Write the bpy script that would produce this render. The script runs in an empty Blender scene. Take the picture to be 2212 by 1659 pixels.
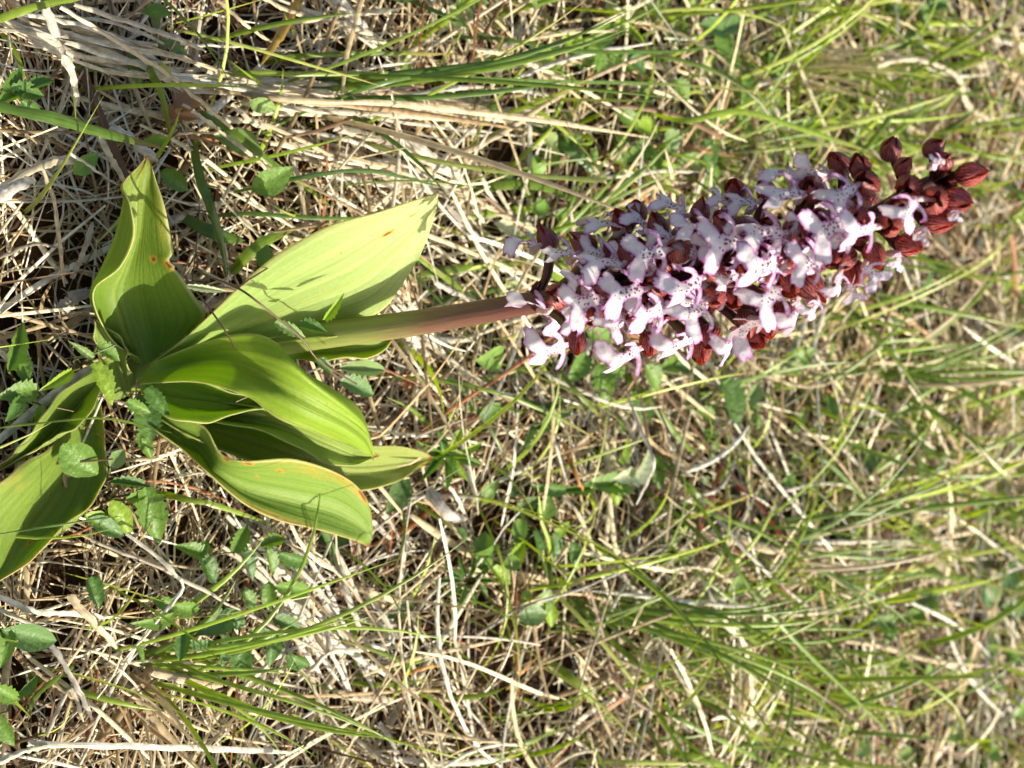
import bpy, bmesh, math, random
import numpy as np
from mathutils import Vector, Matrix, geometry

random.seed(7)
rng = np.random.default_rng(11)
scene = bpy.context.scene
COL = scene.collection
R = math.radians

# ------------------------------------------------------------------ camera
PITCH, CAMH, KX = R(44.0), 0.50, 0.72          # KX = sensor width / focal length
FW = np.array([0, math.cos(PITCH), -math.sin(PITCH)])
UP = np.array([0, math.sin(PITCH), math.cos(PITCH)])
CAM = np.array([0, 0, CAMH])
cd = bpy.data.cameras.new('camera')
cam = bpy.data.objects.new('camera', cd); COL.objects.link(cam)
cd.sensor_width = 36; cd.lens = 50; cd.clip_start = 0.01; cd.clip_end = 300
# the photographer held the camera upright: the picture's right is up in the place
cam.matrix_world = Matrix(((UP[0], -1, -FW[0], 0), (UP[1], 0, -FW[1], 0), (UP[2], 0, -FW[2], CAMH), (0, 0, 0, 1)))
cd.dof.use_dof = True; cd.dof.focus_distance = 0.50; cd.dof.aperture_fstop = 16
scene.camera = cam

# ------------------------------------------------------------------ light
TOSUN = Vector((0.74, 0.24, 0.62)).normalized()
w = bpy.data.worlds.new('World'); scene.world = w; w.use_nodes = True
nt = w.node_tree; bg = nt.nodes['Background']
sky = nt.nodes.new('ShaderNodeTexSky'); sky.sky_type = 'NISHITA'; sky.sun_disc = False; sky.dust_density = 4.0; sky.ozone_density = 0.5
sky.sun_elevation = math.asin(TOSUN.z); sky.sun_rotation = math.atan2(TOSUN.x, TOSUN.y)
nt.links.new(sky.outputs[0], bg.inputs[0]); bg.inputs[1].default_value = 0.125
sl = bpy.data.lights.new('sun', 'SUN'); sl.energy = 5.0; sl.angle = R(0.53); sl.color = (1.0, 0.93, 0.80)
so = bpy.data.objects.new('sun', sl); COL.objects.link(so)
so.rotation_euler = TOSUN.to_track_quat('Z', 'Y').to_euler(); so.location = TOSUN * 5
scene.view_settings.view_transform = 'Standard'; scene.view_settings.look = 'None'
scene.view_settings.exposure = 0.90; scene.view_settings.gamma = 1.0
scene.view_settings.use_curve_mapping = False
scene.cycles.max_bounces = 8; scene.cycles.transparent_max_bounces = 8

# ------------------------------------------------------------------ helpers
def ray(qx, qy):
    """direction of a picture point (2212 x 1659 scale) with unit depth"""
    return FW + UP * ((qx - 1106) / 2212 * KX) + np.array([1, 0, 0]) * ((qy - 829.5) / 2212 * KX)
HOLLOWS = [(-0.031, 0.266, 0.034, 0.016), (0.105, 0.255, 0.016, 0.012), (-0.014, 0.519, 0.018, 0.01), (-0.194, 0.835, 0.035, 0.012), (-0.113, 0.43, 0.012, 0.008), (0.071, 0.496, 0.018, 0.01), (-0.263, 0.922, 0.04, 0.012), (-0.152, 0.362, 0.02, 0.01)]     # x, y, radius, depth of the dark hollows in the litter
def hollow(x, y): return np.clip(sum(np.exp(-((x - a_) ** 2 + (y - b_) ** 2) / r_ ** 2) for a_, b_, r_, d_ in HOLLOWS), 0, 1)
def gh(x, y):
    """height of the ground"""
    return -sum(d_ * np.exp(-((x - a_) ** 2 + (y - b_) ** 2) / r_ ** 2) for a_, b_, r_, d_ in HOLLOWS) + (0.006 * np.sin(9 * x + 1.3) * np.cos(7 * y + .4) + 0.004 * np.sin(23 * x - 11 * y) + 0.003 * np.cos(31 * y + 17 * x + 2)) * np.clip(1.5 - 0.2 * np.hypot(x, y), 0.2, 1)
def P(qx, qy, z=0.0):
    d = ray(qx, qy); k = (z - CAMH) / d[2]
    p = CAM + d * k
    for _ in range(4):
        k = (z + gh(p[0], p[1]) - CAMH) / d[2]; p = CAM + d * k
    return p
def PD(qx, qy, depth):
    return CAM + ray(qx, qy) * depth
def unit(v):
    v = np.asarray(v, float); n = np.linalg.norm(v, axis=-1, keepdims=True); return v / np.maximum(n, 1e-9)

def catmull(pts, n):
    pts = np.asarray(pts, float); m = len(pts)
    if m == 2:
        t = np.linspace(0, 1, n)[:, None]; return pts[0] * (1 - t) + pts[1] * t
    ext = np.vstack([2 * pts[0] - pts[1], pts, 2 * pts[-1] - pts[-2]])
    out = []
    for u in np.linspace(0, m - 1, n):
        i = min(int(u), m - 2); t = u - i
        p0, p1, p2, p3 = ext[i:i + 4]
        out.append(0.5 * (2 * p1 + (p2 - p0) * t + (2 * p0 - 5 * p1 + 4 * p2 - p3) * t * t + (3 * p1 - p0 - 3 * p2 + p3) * t ** 3))
    return np.array(out)

def np_mesh(name, V, F, mat, attrs=None, smooth=True):
    """V (n,3), F (m,k) equal-size faces"""
    V = np.asarray(V, np.float32); F = np.asarray(F, np.int32)
    me = bpy.data.meshes.new(name); me.vertices.add(len(V)); me.vertices.foreach_set('co', V.ravel())
    k = F.shape[1]; me.loops.add(F.size); me.loops.foreach_set('vertex_index', F.ravel())
    me.polygons.add(len(F)); me.polygons.foreach_set('loop_start', np.arange(len(F), dtype=np.int32) * k)
    me.polygons.foreach_set('loop_total', np.full(len(F), k, np.int32))
    if smooth: me.polygons.foreach_set('use_smooth', np.ones(len(F), bool))
    me.update(calc_edges=True)
    for an, arr in (attrs or {}).items():
        arr = np.asarray(arr, np.float32)
        if arr.ndim == 1:
            a = me.attributes.new(an, 'FLOAT', 'POINT'); a.data.foreach_set('value', arr)
        elif arr.shape[1] == 3 and an != 'tint':
            a = me.attributes.new(an, 'FLOAT_VECTOR', 'POINT'); a.data.foreach_set('vector', arr.ravel())
        else:
            c = np.ones((len(arr), 4), np.float32); c[:, :3] = arr
            a = me.attributes.new(an, 'FLOAT_COLOR', 'POINT'); a.data.foreach_set('color', c.ravel())
    me.validate()
    if mat: me.materials.append(mat)
    return me
def obj(name, me, parent=None, loc=None):
    o = bpy.data.objects.new(name, me); COL.objects.link(o)
    if parent is not None: o.parent = parent
    if loc is not None: o.location = Vector(loc)
    return o
def tag(o, label, cat, group=None):
    o['label'] = label; o['category'] = cat
    if group: o['group'] = group
    return o
def empty(name, loc, label, cat, group=None):
    o = bpy.data.objects.new(name, None); COL.objects.link(o); o.location = Vector(loc); o.empty_display_size = 0.01
    return tag(o, label, cat, group)
def grid_faces(nu, nv, closed=False):
    F = []
    for i in range(nu - 1):
        for j in range(nv if closed else nv - 1):
            j2 = (j + 1) % nv
            F.append((i * nv + j, i * nv + j2, (i + 1) * nv + j2, (i + 1) * nv + j))
    return np.array(F)
def ribbons(C, Wd, upv, arch=0.25):
    """many folded blades: C (N,K,3) centre lines, Wd (N,K) widths, upv (N,3)"""
    N, K, _ = C.shape
    T = unit(np.gradient(C, axis=1)); U = np.broadcast_to(upv[:, None, :], C.shape)
    S = unit(np.cross(T, U)); Nn = unit(np.cross(S, T))
    h = Wd[..., None] * .5
    V = np.stack([C - S * h - Nn * h * arch, C + Nn * h * arch, C + S * h - Nn * h * arch], axis=2)   # N,K,3,3
    idx = np.arange(N * K * 3).reshape(N, K, 3)
    a, b, c, d = idx[:, :-1, :-1], idx[:, :-1, 1:], idx[:, 1:, 1:], idx[:, 1:, :-1]
    F = np.stack([a, b, c, d], -1).reshape(-1, 4)
    return V.reshape(-1, 3), F
def tube(pts, rad, nseg=8, ridge=0.0):
    pts = np.asarray(pts, float); K = len(pts); rad = np.broadcast_to(np.asarray(rad, float), (K,))
    T = unit(np.gradient(pts, axis=0)); ref = np.array([.31, .12, .94]) if abs(T[0] @ np.array([.31, .12, .94])) < .9 else np.array([1, 0, 0])
    n = unit(ref - T[0] * (ref @ T[0])); V = []
    for i in range(K):
        n = unit(n - T[i] * (n @ T[i])); b = np.cross(T[i], n)
        for j in range(nseg):
            a = 2 * math.pi * j / nseg + i * ridge * .35
            r = rad[i] * (1 + ridge * (1 if j % 2 else -1))
            V.append(pts[i] + (n * math.cos(a) + b * math.sin(a)) * r)
    F = [tuple(f) for f in grid_faces(K, nseg, True)]
    return np.array(V), np.array(F)

# ------------------------------------------------------------------ materials
def mat_new(name):
    m = bpy.data.materials.new(name); m.use_nodes = True
    t = m.node_tree; b = t.nodes['Principled BSDF']; o = t.nodes['Material Output']
    return m, t, b, o
def N(t, kind, **kw):
    n = t.nodes.new(kind)
    for k, v in kw.items(): setattr(n, k, v)
    return n
def ramp(t, stops, fac=None):
    n = N(t, 'ShaderNodeValToRGB'); e = n.color_ramp.elements
    while len(e) < len(stops): e.new(0.5)
    for i, (p, c) in enumerate(stops):
        e[i].position = p; e[i].color = (*c, 1) if len(c) == 3 else c
    if fac is not None: t.links.new(fac, n.inputs[0])
    return n
def mix(t, fac, a, b, mode='MIX'):
    n = N(t, 'ShaderNodeMix', data_type='RGBA', blend_type=mode)
    for s, v in ((0, fac), (6, a), (7, b)):
        if isinstance(v, (int, float)): n.inputs[s].default_value = v
        elif isinstance(v, tuple): n.inputs[s].default_value = (*v, 1)
        else: t.links.new(v, n.inputs[s])
    return n.outputs[2]
def mth(t, op, a, b=None):
    n = N(t, 'ShaderNodeMath', operation=op)
    for s, v in ((0, a), (1, b)):
        if v is None: continue
        if isinstance(v, (int, float)): n.inputs[s].default_value = v
        else: t.links.new(v, n.inputs[s])
    return n.outputs[0]
def noise(t, scale, vec=None, detail=3, rough=.5):
    n = N(t, 'ShaderNodeTexNoise'); n.inputs['Scale'].default_value = scale; n.inputs['Detail'].default_value = detail
    n.inputs['Roughness'].default_value = rough
    if vec is not None: t.links.new(vec, n.inputs['Vector'])
    return n
def attr(t, name, out='Vector'):
    n = N(t, 'ShaderNodeAttribute'); n.attribute_name = name; return n.outputs[out]
def leafy(t, b, o, col, trans, tcol=None, rough=.45, bump=None, spec=.4):
    """a thin sheet that lets part of the light through"""
    b.inputs['Roughness'].default_value = rough; b.inputs['Specular IOR Level'].default_value = spec
    t.links.new(col, b.inputs['Base Color'])
    tr = N(t, 'ShaderNodeBsdfTranslucent'); t.links.new(tcol if tcol is not None else col, tr.inputs[0])
    ms = N(t, 'ShaderNodeMixShader'); ms.inputs[0].default_value = trans
    t.links.new(b.outputs[0], ms.inputs[1]); t.links.new(tr.outputs[0], ms.inputs[2]); t.links.new(ms.outputs[0], o.inputs[0])
    if bump is not None:
        bn = N(t, 'ShaderNodeBump'); bn.inputs['Strength'].default_value = bump[1]; bn.inputs['Distance'].default_value = bump[2]
        t.links.new(bump[0], bn.inputs['Height']); t.links.new(bn.outputs[0], b.inputs['Normal'])

def m_tint(name, trans, rough, spec=.4, grain=.35, bump=0):
    m, t, b, o = mat_new(name)
    c = attr(t, 'tint', 'Color')
    g = noise(t, 260, detail=2); tc = N(t, 'ShaderNodeTexCoord'); t.links.new(tc.outputs['Object'], g.inputs['Vector'])
    v = ramp(t, [(.3, (1 - grain,) * 3), (.7, (1.0 + grain * .4,) * 3)], g.outputs[0])
    uvm = N(t, 'ShaderNodeMapping'); uvm.inputs['Scale'].default_value = (9, 2.5, 1); t.links.new(attr(t, 'luv'), uvm.inputs[0]); st = noise(t, 1.0, uvm.outputs[0], 4, .65)
    sv = ramp(t, [(.33, (.48, .43, .34)), (.5, (1, 1, 1)), (.72, (1.12, 1.1, 1.05))], st.outputs[0])
    col = mix(t, 1.0, c, v.outputs[0], 'MULTIPLY'); col = mix(t, .85, col, sv.outputs[0], 'MULTIPLY')
    hs = N(t, 'ShaderNodeHueSaturation'); hs.inputs['Saturation'].default_value = 1.15; hs.inputs['Value'].default_value = 1.15; t.links.new(col, hs.inputs['Color'])
    bb = None
    if bump:
        g2 = noise(t, 420, tc.outputs['Object'] if False else None, 3); gm = N(t, 'ShaderNodeNewGeometry'); t.links.new(gm.outputs['Position'], g2.inputs['Vector']); bb = (g2.outputs[0], bump, .0012)
    leafy(t, b, o, col, trans, hs.outputs[0], rough, bb, spec=spec)
    return m
M_GRASS = m_tint('grass_green', .38, .38, .5, .2)
M_STRAW = m_tint('dry_straw', .16, .50, .4, .4)
M_BITS = m_tint('litter_bits', .05, .7, .2, .5)
M_HERB = m_tint('herb_leaf', .33, .45, .35, .25, .6)

def m_soil():
    m, t, b, o = mat_new('soil'); tc = N(t, 'ShaderNodeTexCoord')
    n1 = noise(t, 30, tc.outputs['Object'], 6, .65); n2 = noise(t, 190, tc.outputs['Object'], 4, .6)
    c1 = ramp(t, [(.3, (.012, .008, .005)), (.55, (.04, .023, .012)), (.75, (.09, .056, .03))], n1.outputs[0])
    c2 = ramp(t, [(.35, (.5, .5, .5)), (.7, (1.5, 1.35, 1.1))], n2.outputs[0])
    t.links.new(mix(t, 1.0, c1.outputs[0], c2.outputs[0], 'MULTIPLY'), b.inputs['Base Color'])
    b.inputs['Roughness'].default_value = .95; b.inputs['Specular IOR Level'].default_value = .1
    bn = N(t, 'ShaderNodeBump'); bn.inputs['Strength'].default_value = .8; bn.inputs['Distance'].default_value = .004
    t.links.new(n2.outputs[0], bn.inputs['Height']); t.links.new(bn.outputs[0], b.inputs['Normal'])
    return m
M_SOIL = m_soil()

def m_orchid_leaf():
    m, t, b, o = mat_new('orchid_leaf')
    uv = attr(t, 'luv'); sep = N(t, 'ShaderNodeSeparateXYZ'); t.links.new(uv, sep.inputs[0])
    tint = attr(t, 'tint', 'Color')
    mp = N(t, 'ShaderNodeMapping'); mp.inputs['Scale'].default_value = (34, 1.2, 1); t.links.new(uv, mp.inputs[0])
    vein = noise(t, 1.0, mp.outputs[0], 3, .6)
    mp2 = N(t, 'ShaderNodeMapping'); mp2.inputs['Scale'].default_value = (5, 3.0, 4); t.links.new(uv, mp2.inputs[0])
    blot = noise(t, 1.0, mp2.outputs[0], 4, .6)
    v = ramp(t, [(.28, (.82, .86, .7)), (.5, (1, 1, 1)), (.75, (1.25, 1.16, 1.15))], vein.outputs[0])
    col = mix(t, 1.0, tint, v.outputs[0], 'MULTIPLY')
    # yellowing and scorched rims
    edge = mth(t, 'ABSOLUTE', mth(t, 'SUBTRACT', sep.outputs[0], .5))            # .5 at the rim
    yl = mth(t, 'ADD', mth(t, 'MULTIPLY', edge, 1.0), mth(t, 'MULTIPLY', blot.outputs[0], .62))
    yl = mth(t, 'ADD', yl, attr(t, 'age', 'Fac'))
    yr = ramp(t, [(.84, (0, 0, 0)), (.99, (.9, .9, .9))], yl)
    col = mix(t, yr.outputs[0], col, (.40, .34, .06))
    br = ramp(t, [(.965, (0, 0, 0)), (1.0, (1, 1, 1))], yl)
    col = mix(t, br.outputs[0], col, (.22, .07, .012))
    tipf = ramp(t, [(.93, (0, 0, 0)), (.965, (1, 1, 1))], mth(t, 'ADD', sep.outputs[1], mth(t, 'MULTIPLY', mth(t, 'SUBTRACT', blot.outputs[0], .5), .05)))
    col = mix(t, tipf.outputs[0], col, (.26, .10, .02))
    mps = N(t, 'ShaderNodeMapping'); mps.inputs['Scale'].default_value = (26, 30, 9); t.links.new(uv, mps.inputs[0]); sn = noise(t, 1.0, mps.outputs[0], 4, .7)
    scv = mth(t, 'ADD', attr(t, 'scar', 'Fac'), mth(t, 'MULTIPLY', mth(t, 'SUBTRACT', sn.outputs[0], .5), .9))
    s1 = ramp(t, [(.42, (0, 0, 0)), (.58, (.85, .85, .85))], scv); col = mix(t, s1.outputs[0], col, (.46, .30, .04))
    s2 = ramp(t, [(.72, (0, 0, 0)), (.86, (1, 1, 1))], scv); col = mix(t, s2.outputs[0], col, (.26, .075, .012))
    # scattered rusty spots
    vo = N(t, 'ShaderNodeTexVoronoi'); mp3 = N(t, 'ShaderNodeMapping'); mp3.inputs['Scale'].default_value = (3.2, 5.0, 9); t.links.new(uv, mp3.inputs[0]); t.links.new(mp3.outputs[0], vo.inputs['Vector'])
    sp = ramp(t, [(.045, (1, 1, 1)), (.075, (0, 0, 0))], vo.outputs[0])
    rnd = ramp(t, [(.55, (0, 0, 0)), (.6, (.8, .8, .8))], blot.outputs[0])
    col = mix(t, mth(t, 'MULTIPLY', sp.outputs[0], rnd.outputs[0]), col, (.28, .10, .015))
    rimf = ramp(t, [(.478, (0, 0, 0)), (.492, (.8, .8, .8))], edge)
    col = mix(t, rimf.outputs[0], col, (.46, .46, .20))
    midf = ramp(t, [(.0, (.45, .45, .45)), (.03, (0, 0, 0))], edge)
    col = mix(t, midf.outputs[0], col, (.34, .36, .07))
    tcol = mix(t, 1.0, col, (1.6, 1.5, .5), 'MULTIPLY')
    fine = noise(t, 700, None, 3, .7); tco = N(t, 'ShaderNodeTexCoord'); t.links.new(tco.outputs['Object'], fine.inputs['Vector'])
    fr = ramp(t, [(.35, (.86, .88, .82)), (.68, (1.1, 1.08, 1.1))], fine.outputs[0]); col = mix(t, 1.0, col, fr.outputs[0], 'MULTIPLY')
    hgt = mth(t, 'ADD', vein.outputs[0], mth(t, 'MULTIPLY', fine.outputs[0], .5))
    leafy(t, b, o, col, .45, tcol, .52, (hgt, .4, .0010), .38)
    return m
M_OLEAF = m_orchid_leaf()

def m_stem():
    m, t, b, o = mat_new('orchid_stem')
    h = attr(t, 'luv'); sep = N(t, 'ShaderNodeSeparateXYZ'); t.links.new(h, sep.inputs[0])
    mp = N(t, 'ShaderNodeMapping'); mp.inputs['Scale'].default_value = (16, 9, 1); t.links.new(h, mp.inputs[0])
    n = noise(t, 1, mp.outputs[0], 5, .75)
    f = mth(t, 'ADD', sep.outputs[1], mth(t, 'MULTIPLY', mth(t, 'SUBTRACT', n.outputs[0], .5), .25))
    c = ramp(t, [(.16, (.20, .28, .05)), (.25, (.18, .18, .05)), (.33, (.14, .07, .04)), (.43, (.10, .034, .027)), (.66, (.06, .012, .014))], f)
    t.links.new(c.outputs[0], b.inputs['Base Color']); b.inputs['Roughness'].default_value = .42
    b.inputs['Subsurface Weight'].default_value = .1; b.inputs['Subsurface Radius'].default_value = (.002, .001, .0005); b.inputs['Subsurface Scale'].default_value = 1
    bn = N(t, 'ShaderNodeBump'); bn.inputs['Strength'].default_value = .6; bn.inputs['Distance'].default_value = .0008
    t.links.new(n.outputs[0], bn.inputs['Height']); t.links.new(bn.outputs[0], b.inputs['Normal'])
    return m
M_STEM = m_stem()

def m_hood(name, dark, light):
    m, t, b, o = mat_new(name)
    uv = attr(t, 'luv'); sep = N(t, 'ShaderNodeSeparateXYZ'); t.links.new(uv, sep.inputs[0])
    oi = N(t, 'ShaderNodeObjectInfo')
    mp = N(t, 'ShaderNodeMapping'); mp.inputs['Scale'].default_value = (2.2, 2.0, 1); t.links.new(uv, mp.inputs[0])
    n = noise(t, 3.4, mp.outputs[0], 4)
    ph = mth(t, 'ADD', mth(t, 'MULTIPLY', sep.outputs[0], 50.0), mth(t, 'MULTIPLY', n.outputs[0], 8.0))
    vein = mth(t, 'MULTIPLY', mth(t, 'ADD', mth(t, 'SINE', ph), 1.0), .5)
    vr = ramp(t, [(.10, (0, 0, 0)), (.55, (1, 1, 1))], vein)
    lm = mix(t, oi.outputs['Random'], light, tuple(np.array(light) * np.array([.6, .5, .6])))
    col = mix(t, vr.outputs[0], dark, lm)
    bl = noise(t, 5.0, mp.outputs[0], 3); bv = ramp(t, [(.35, (.55, .5, .5)), (.65, (1.2, 1.15, 1.1))], bl.outputs[0]); col = mix(t, 1.0, col, bv.outputs[0], 'MULTIPLY')
    tc = ramp(t, [(.0, (.7, .6, .6)), (.4, (1, 1, 1)), (1.0, (1.1, .95, .85))], sep.outputs[1])
    col = mix(t, 1.0, col, tc.outputs[0], 'MULTIPLY')
    leafy(t, b, o, col, .2, mix(t, 1.0, col, (1.6, .8, .6), 'MULTIPLY'), .36, (vein, .28, .0005), .55)
    return m
M_HOOD = m_hood('flower_hood', (.07, .010, .012), (.42, .115, .090))
M_BUD = m_hood('flower_bud', (.09, .010, .016), (.46, .115, .095))

def m_lip():
    m, t, b, o = mat_new('flower_lip')
    uv = attr(t, 'luv'); sep = N(t, 'ShaderNodeSeparateXYZ'); t.links.new(uv, sep.inputs[0])      # x,y on the lip, z = distance to the rim
    oi = N(t, 'ShaderNodeObjectInfo')
    off = N(t, 'ShaderNodeVectorMath', operation='ADD'); cx = N(t, 'ShaderNodeCombineXYZ')
    t.links.new(mth(t, 'MULTIPLY', oi.outputs['Random'], 37.0), cx.inputs[0]); t.links.new(mth(t, 'MULTIPLY', oi.outputs['Random'], 91.0), cx.inputs[2])
    fl = N(t, 'ShaderNodeCombineXYZ'); t.links.new(sep.outputs[0], fl.inputs[0]); t.links.new(sep.outputs[1], fl.inputs[1])
    t.links.new(fl.outputs[0], off.inputs[0]); t.links.new(cx.outputs[0], off.inputs[1])
    n = noise(t, 7, off.outputs[0], 3)
    rim = mth(t, 'ADD', sep.outputs[2], mth(t, 'MULTIPLY', mth(t, 'SUBTRACT', n.outputs[0], .5), .07))
    c = ramp(t, [(.0, (.38, .09, .30)), (.020, (.52, .28, .48)), (.050, (.70, .60, .66)), (.12, (.77, .73, .71))], rim)
    base = ramp(t, [(.0, (.80, .60, .58)), (.14, (1, 1, 1))], sep.outputs[1])
    col = mix(t, 1.0, c.outputs[0], base.outputs[0], 'MULTIPLY'); col = mix(t, .5, col, c.outputs[0])
    mg = ramp(t, [(1.0, (0, 0, 0)), (1.25, (.5, .5, .5))], mth(t, 'MULTIPLY', oi.outputs['Random'], mth(t, 'ADD', n.outputs[0], .45)))
    col = mix(t, mg.outputs[0], col, (.56, .30, .60))
    n3 = noise(t, 22, off.outputs[0], 4, .7); mv = ramp(t, [(.38, (.90, .86, .90)), (.60, (1.02, 1.02, 1.01))], n3.outputs[0]); col = mix(t, 1.0, col, mv.outputs[0], 'MULTIPLY')
    vo = N(t, 'ShaderNodeTexVoronoi'); vo.inputs['Scale'].default_value = 12.5; t.links.new(off.outputs[0], vo.inputs['Vector'])
    zone = mth(t, 'SUBTRACT', 1.0, mth(t, 'ADD', mth(t, 'POWER', mth(t, 'MULTIPLY', sep.outputs[0], 3.6), 2.0), mth(t, 'POWER', mth(t, 'DIVIDE', mth(t, 'SUBTRACT', sep.outputs[1], .38), .36), 2.0)))
    thr = mth(t, 'ADD', vo.outputs[0], mth(t, 'MULTIPLY', mth(t, 'SUBTRACT', .55, zone), .22))
    sp = ramp(t, [(.28, (1, 1, 1)), (.35, (0, 0, 0))], thr)
    col = mix(t, sp.outputs[0], col, (.17, .02, .085))
    leafy(t, b, o, col, .28, mix(t, .6, col, (.80, .76, .74)), .5, (n.outputs[0], .3, .001), .35)
    return m
M_LIP = m_lip()
def m_plain(name, col, rough=.45, trans=.25):
    m, t, b, o = mat_new(name); tc = N(t, 'ShaderNodeTexCoord'); n = noise(t, 900, tc.outputs['Object'], 2)
    v = ramp(t, [(.3, tuple(np.array(col) * .75)), (.7, tuple(np.minimum(np.array(col) * 1.2, .9)))], n.outputs[0])
    leafy(t, b, o, v.outputs[0], trans, v.outputs[0], rough)
    return m
M_OVARY = m_plain('ovary', (.115, .06, .028), .4, .1)
M_OVARY_DK = m_plain('ovary_maroon', (.085, .02, .02), .4, .1)
M_SPUR = m_plain('spur', (.60, .42, .38), .4, .3)
M_BRACT = m_plain('bract', (.16, .045, .035), .4, .2)

# ------------------------------------------------------------------ ground
def axis_steps(lo, hi, fine_lo, fine_hi, step):
    a = list(np.arange(fine_lo, fine_hi, step)); s = step; x = fine_hi
    while x < hi: a.append(x); s *= 1.5; x += s
    a.append(hi); s = step; x = fine_lo - step
    while x > lo: a.insert(0, x); s *= 1.5; x -= s
    a.insert(0, lo); return np.array(a)
xs = axis_steps(-60, 60, -.8, .8, .02); ys = axis_steps(-60, 60, -.2, 1.8, .02)
GX, GY = np.meshgrid(xs, ys, indexing='ij')
GV = np.stack([GX.ravel(), GY.ravel(), gh(GX, GY).ravel()], 1)
g = obj('ground', np_mesh('ground', GV, grid_faces(len(xs), len(ys)), M_SOIL)); g['kind'] = 'structure'

# ------------------------------------------------------------------ loose straw and grass that nobody could count
def scatter(n, y0, y1, spread=1.15, minx=.40):
    spread *= 1.15; y0 -= .12
    y = rng.uniform(y0, y1, n); hw = np.maximum(minx, (.16 + .2 * y) * spread)
    return rng.uniform(-1, 1, n) * hw, y
def patch(x, y, s=9.0, ph=0.0):
    return .5 + .5 * np.clip(np.sin(s * x + 2.1 * np.sin(s * .7 * y + ph) + ph) * np.cos(s * .8 * y - 1.7 * np.sin(s * .6 * x) + 2 * ph) * 1.6, -1, 1)
STRAW = np.array([(.68, .59, .38), (.60, .48, .27), (.68, .63, .48), (.36, .25, .12), (.15, .085, .04), (.48, .36, .19), (.76, .71, .56), (.28, .11, .04)])
def straw_cols(n, p=(.2, .2, .14, .14, .10, .12, .07, .03)):
    p = np.array(p) / sum(p)
    return STRAW[rng.choice(len(STRAW), n, p=p)] * rng.uniform(.8, 1.15, (n, 1))
def lay(n, x, y, L, zlo, zhi, pitch, K, bend, az=None):
    az = rng.uniform(0, 2 * np.pi, n) if az is None else az
    t = np.linspace(-.5, .5, K)[None, :]
    a = az[:, None] + rng.normal(0, bend, n)[:, None] * t + rng.normal(0, bend * .8, n)[:, None] * t ** 2
    ds = (L / (K - 1))[:, None]
    dx = np.cumsum(np.cos(a), 1) * ds; dy = np.cumsum(np.sin(a), 1) * ds
    dx -= dx.mean(1, keepdims=True); dy -= dy.mean(1, keepdims=True)
    X = x[:, None] + dx; Y = y[:, None] + dy
    z = rng.uniform(zlo, zhi, n)[:, None] + np.tan(rng.normal(0, pitch, n))[:, None] * t * L[:, None] + rng.normal(0, .08, n)[:, None] * (t ** 2 - .08) * L[:, None]
    return np.stack([X, Y, gh(X, Y) + np.maximum(z, .0005)], -1)
def stuff(name, V, F, mat, tint, label, cat):
    o = obj(name, np_mesh(name, V, F, mat, {'tint': tint})); o['kind'] = 'stuff'; tag(o, label, cat); return o
def merge(parts):
    Vs, Fs, Ts, off = [], [], [], 0
    for V, F, T in parts:
        Vs.append(V); Fs.append(F + off); Ts.append(T); off += len(V)
    return np.concatenate(Vs), np.concatenate(Fs), np.concatenate(Ts)
RC = P(470, 840)
def clear(x, y): return np.hypot((x - RC[0]) / .085, (y - RC[1]) / .10) > 1
def far_w(y): return np.clip(1 + (y - .38) * 1.25, 1, 2.1)
def rand_up(n, s=.6):
    return unit(np.stack([rng.normal(0, s, n), rng.normal(0, s, n), np.ones(n)], 1))

parts = []
for (n, y0, y1, l0, l1, w0, w1, zlo, zhi, pit, K) in (
        (11000, .06, 1.5, .012, .035, .0006, .0013, .0, .004, .25, 3),
        (14000, .06, 1.6, .03, .075, .0006, .0014, .001, .014, .16, 5),
        (4600, .06, 1.6, .05, .13, .0007, .0017, .004, .018, .13, 7),
        (900, .06, 1.6, .05, .12, .0020, .0040, .004, .018, .12, 8),
        (2300, .48, 1.6, .05, .14, .0010, .0022, .012, .040, .2, 7)):
    n = int(n * 1.6); x, y = scatter(n, y0, y1)
    keep = (rng.uniform(0, 1, n) > .66 * patch(x, y, 13, 1.0) ** 2) & (rng.uniform(0, 1, n) < 1 / far_w(y)) & (rng.uniform(0, 1, n) > .85 * hollow(x, y))
    x, y = x[keep], y[keep]; n = len(x)
    L = rng.uniform(l0, l1, n); C = lay(n, x, y, L, zlo, zhi, pit, K, .45)
    prof = np.interp(np.linspace(0, 1, K), [0, .12, .8, 1], [.6, 1, .9, .3])[None, :]
    W = rng.uniform(w0, w1, n)[:, None] * prof * far_w(y)[:, None]
    V, F = ribbons(C, W, rand_up(n, .7), .45)
    parts.append((V, F, np.repeat(straw_cols(n), K * 3, 0)))
# thinner cover all round the place
n = 7000; x = rng.uniform(-1.2, 1.2, n); y = rng.uniform(-.6, 2.6, n); k = (abs(x) > np.maximum(.36, (.16 + .2 * y) * 1.25)) | (y < .0) | (y > 1.55); x, y = x[k], y[k]; n = len(x)
C = lay(n, x, y, rng.uniform(.05, .13, n), .001, .015, .13, 6, .45)
V, F = ribbons(C, rng.uniform(.002, .005, n)[:, None] * np.array([[.6, 1, 1, .9, .8, .3]]), rand_up(n, .5), .45)
parts.append((V, F, np.repeat(straw_cols(n), 18, 0)))
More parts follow.
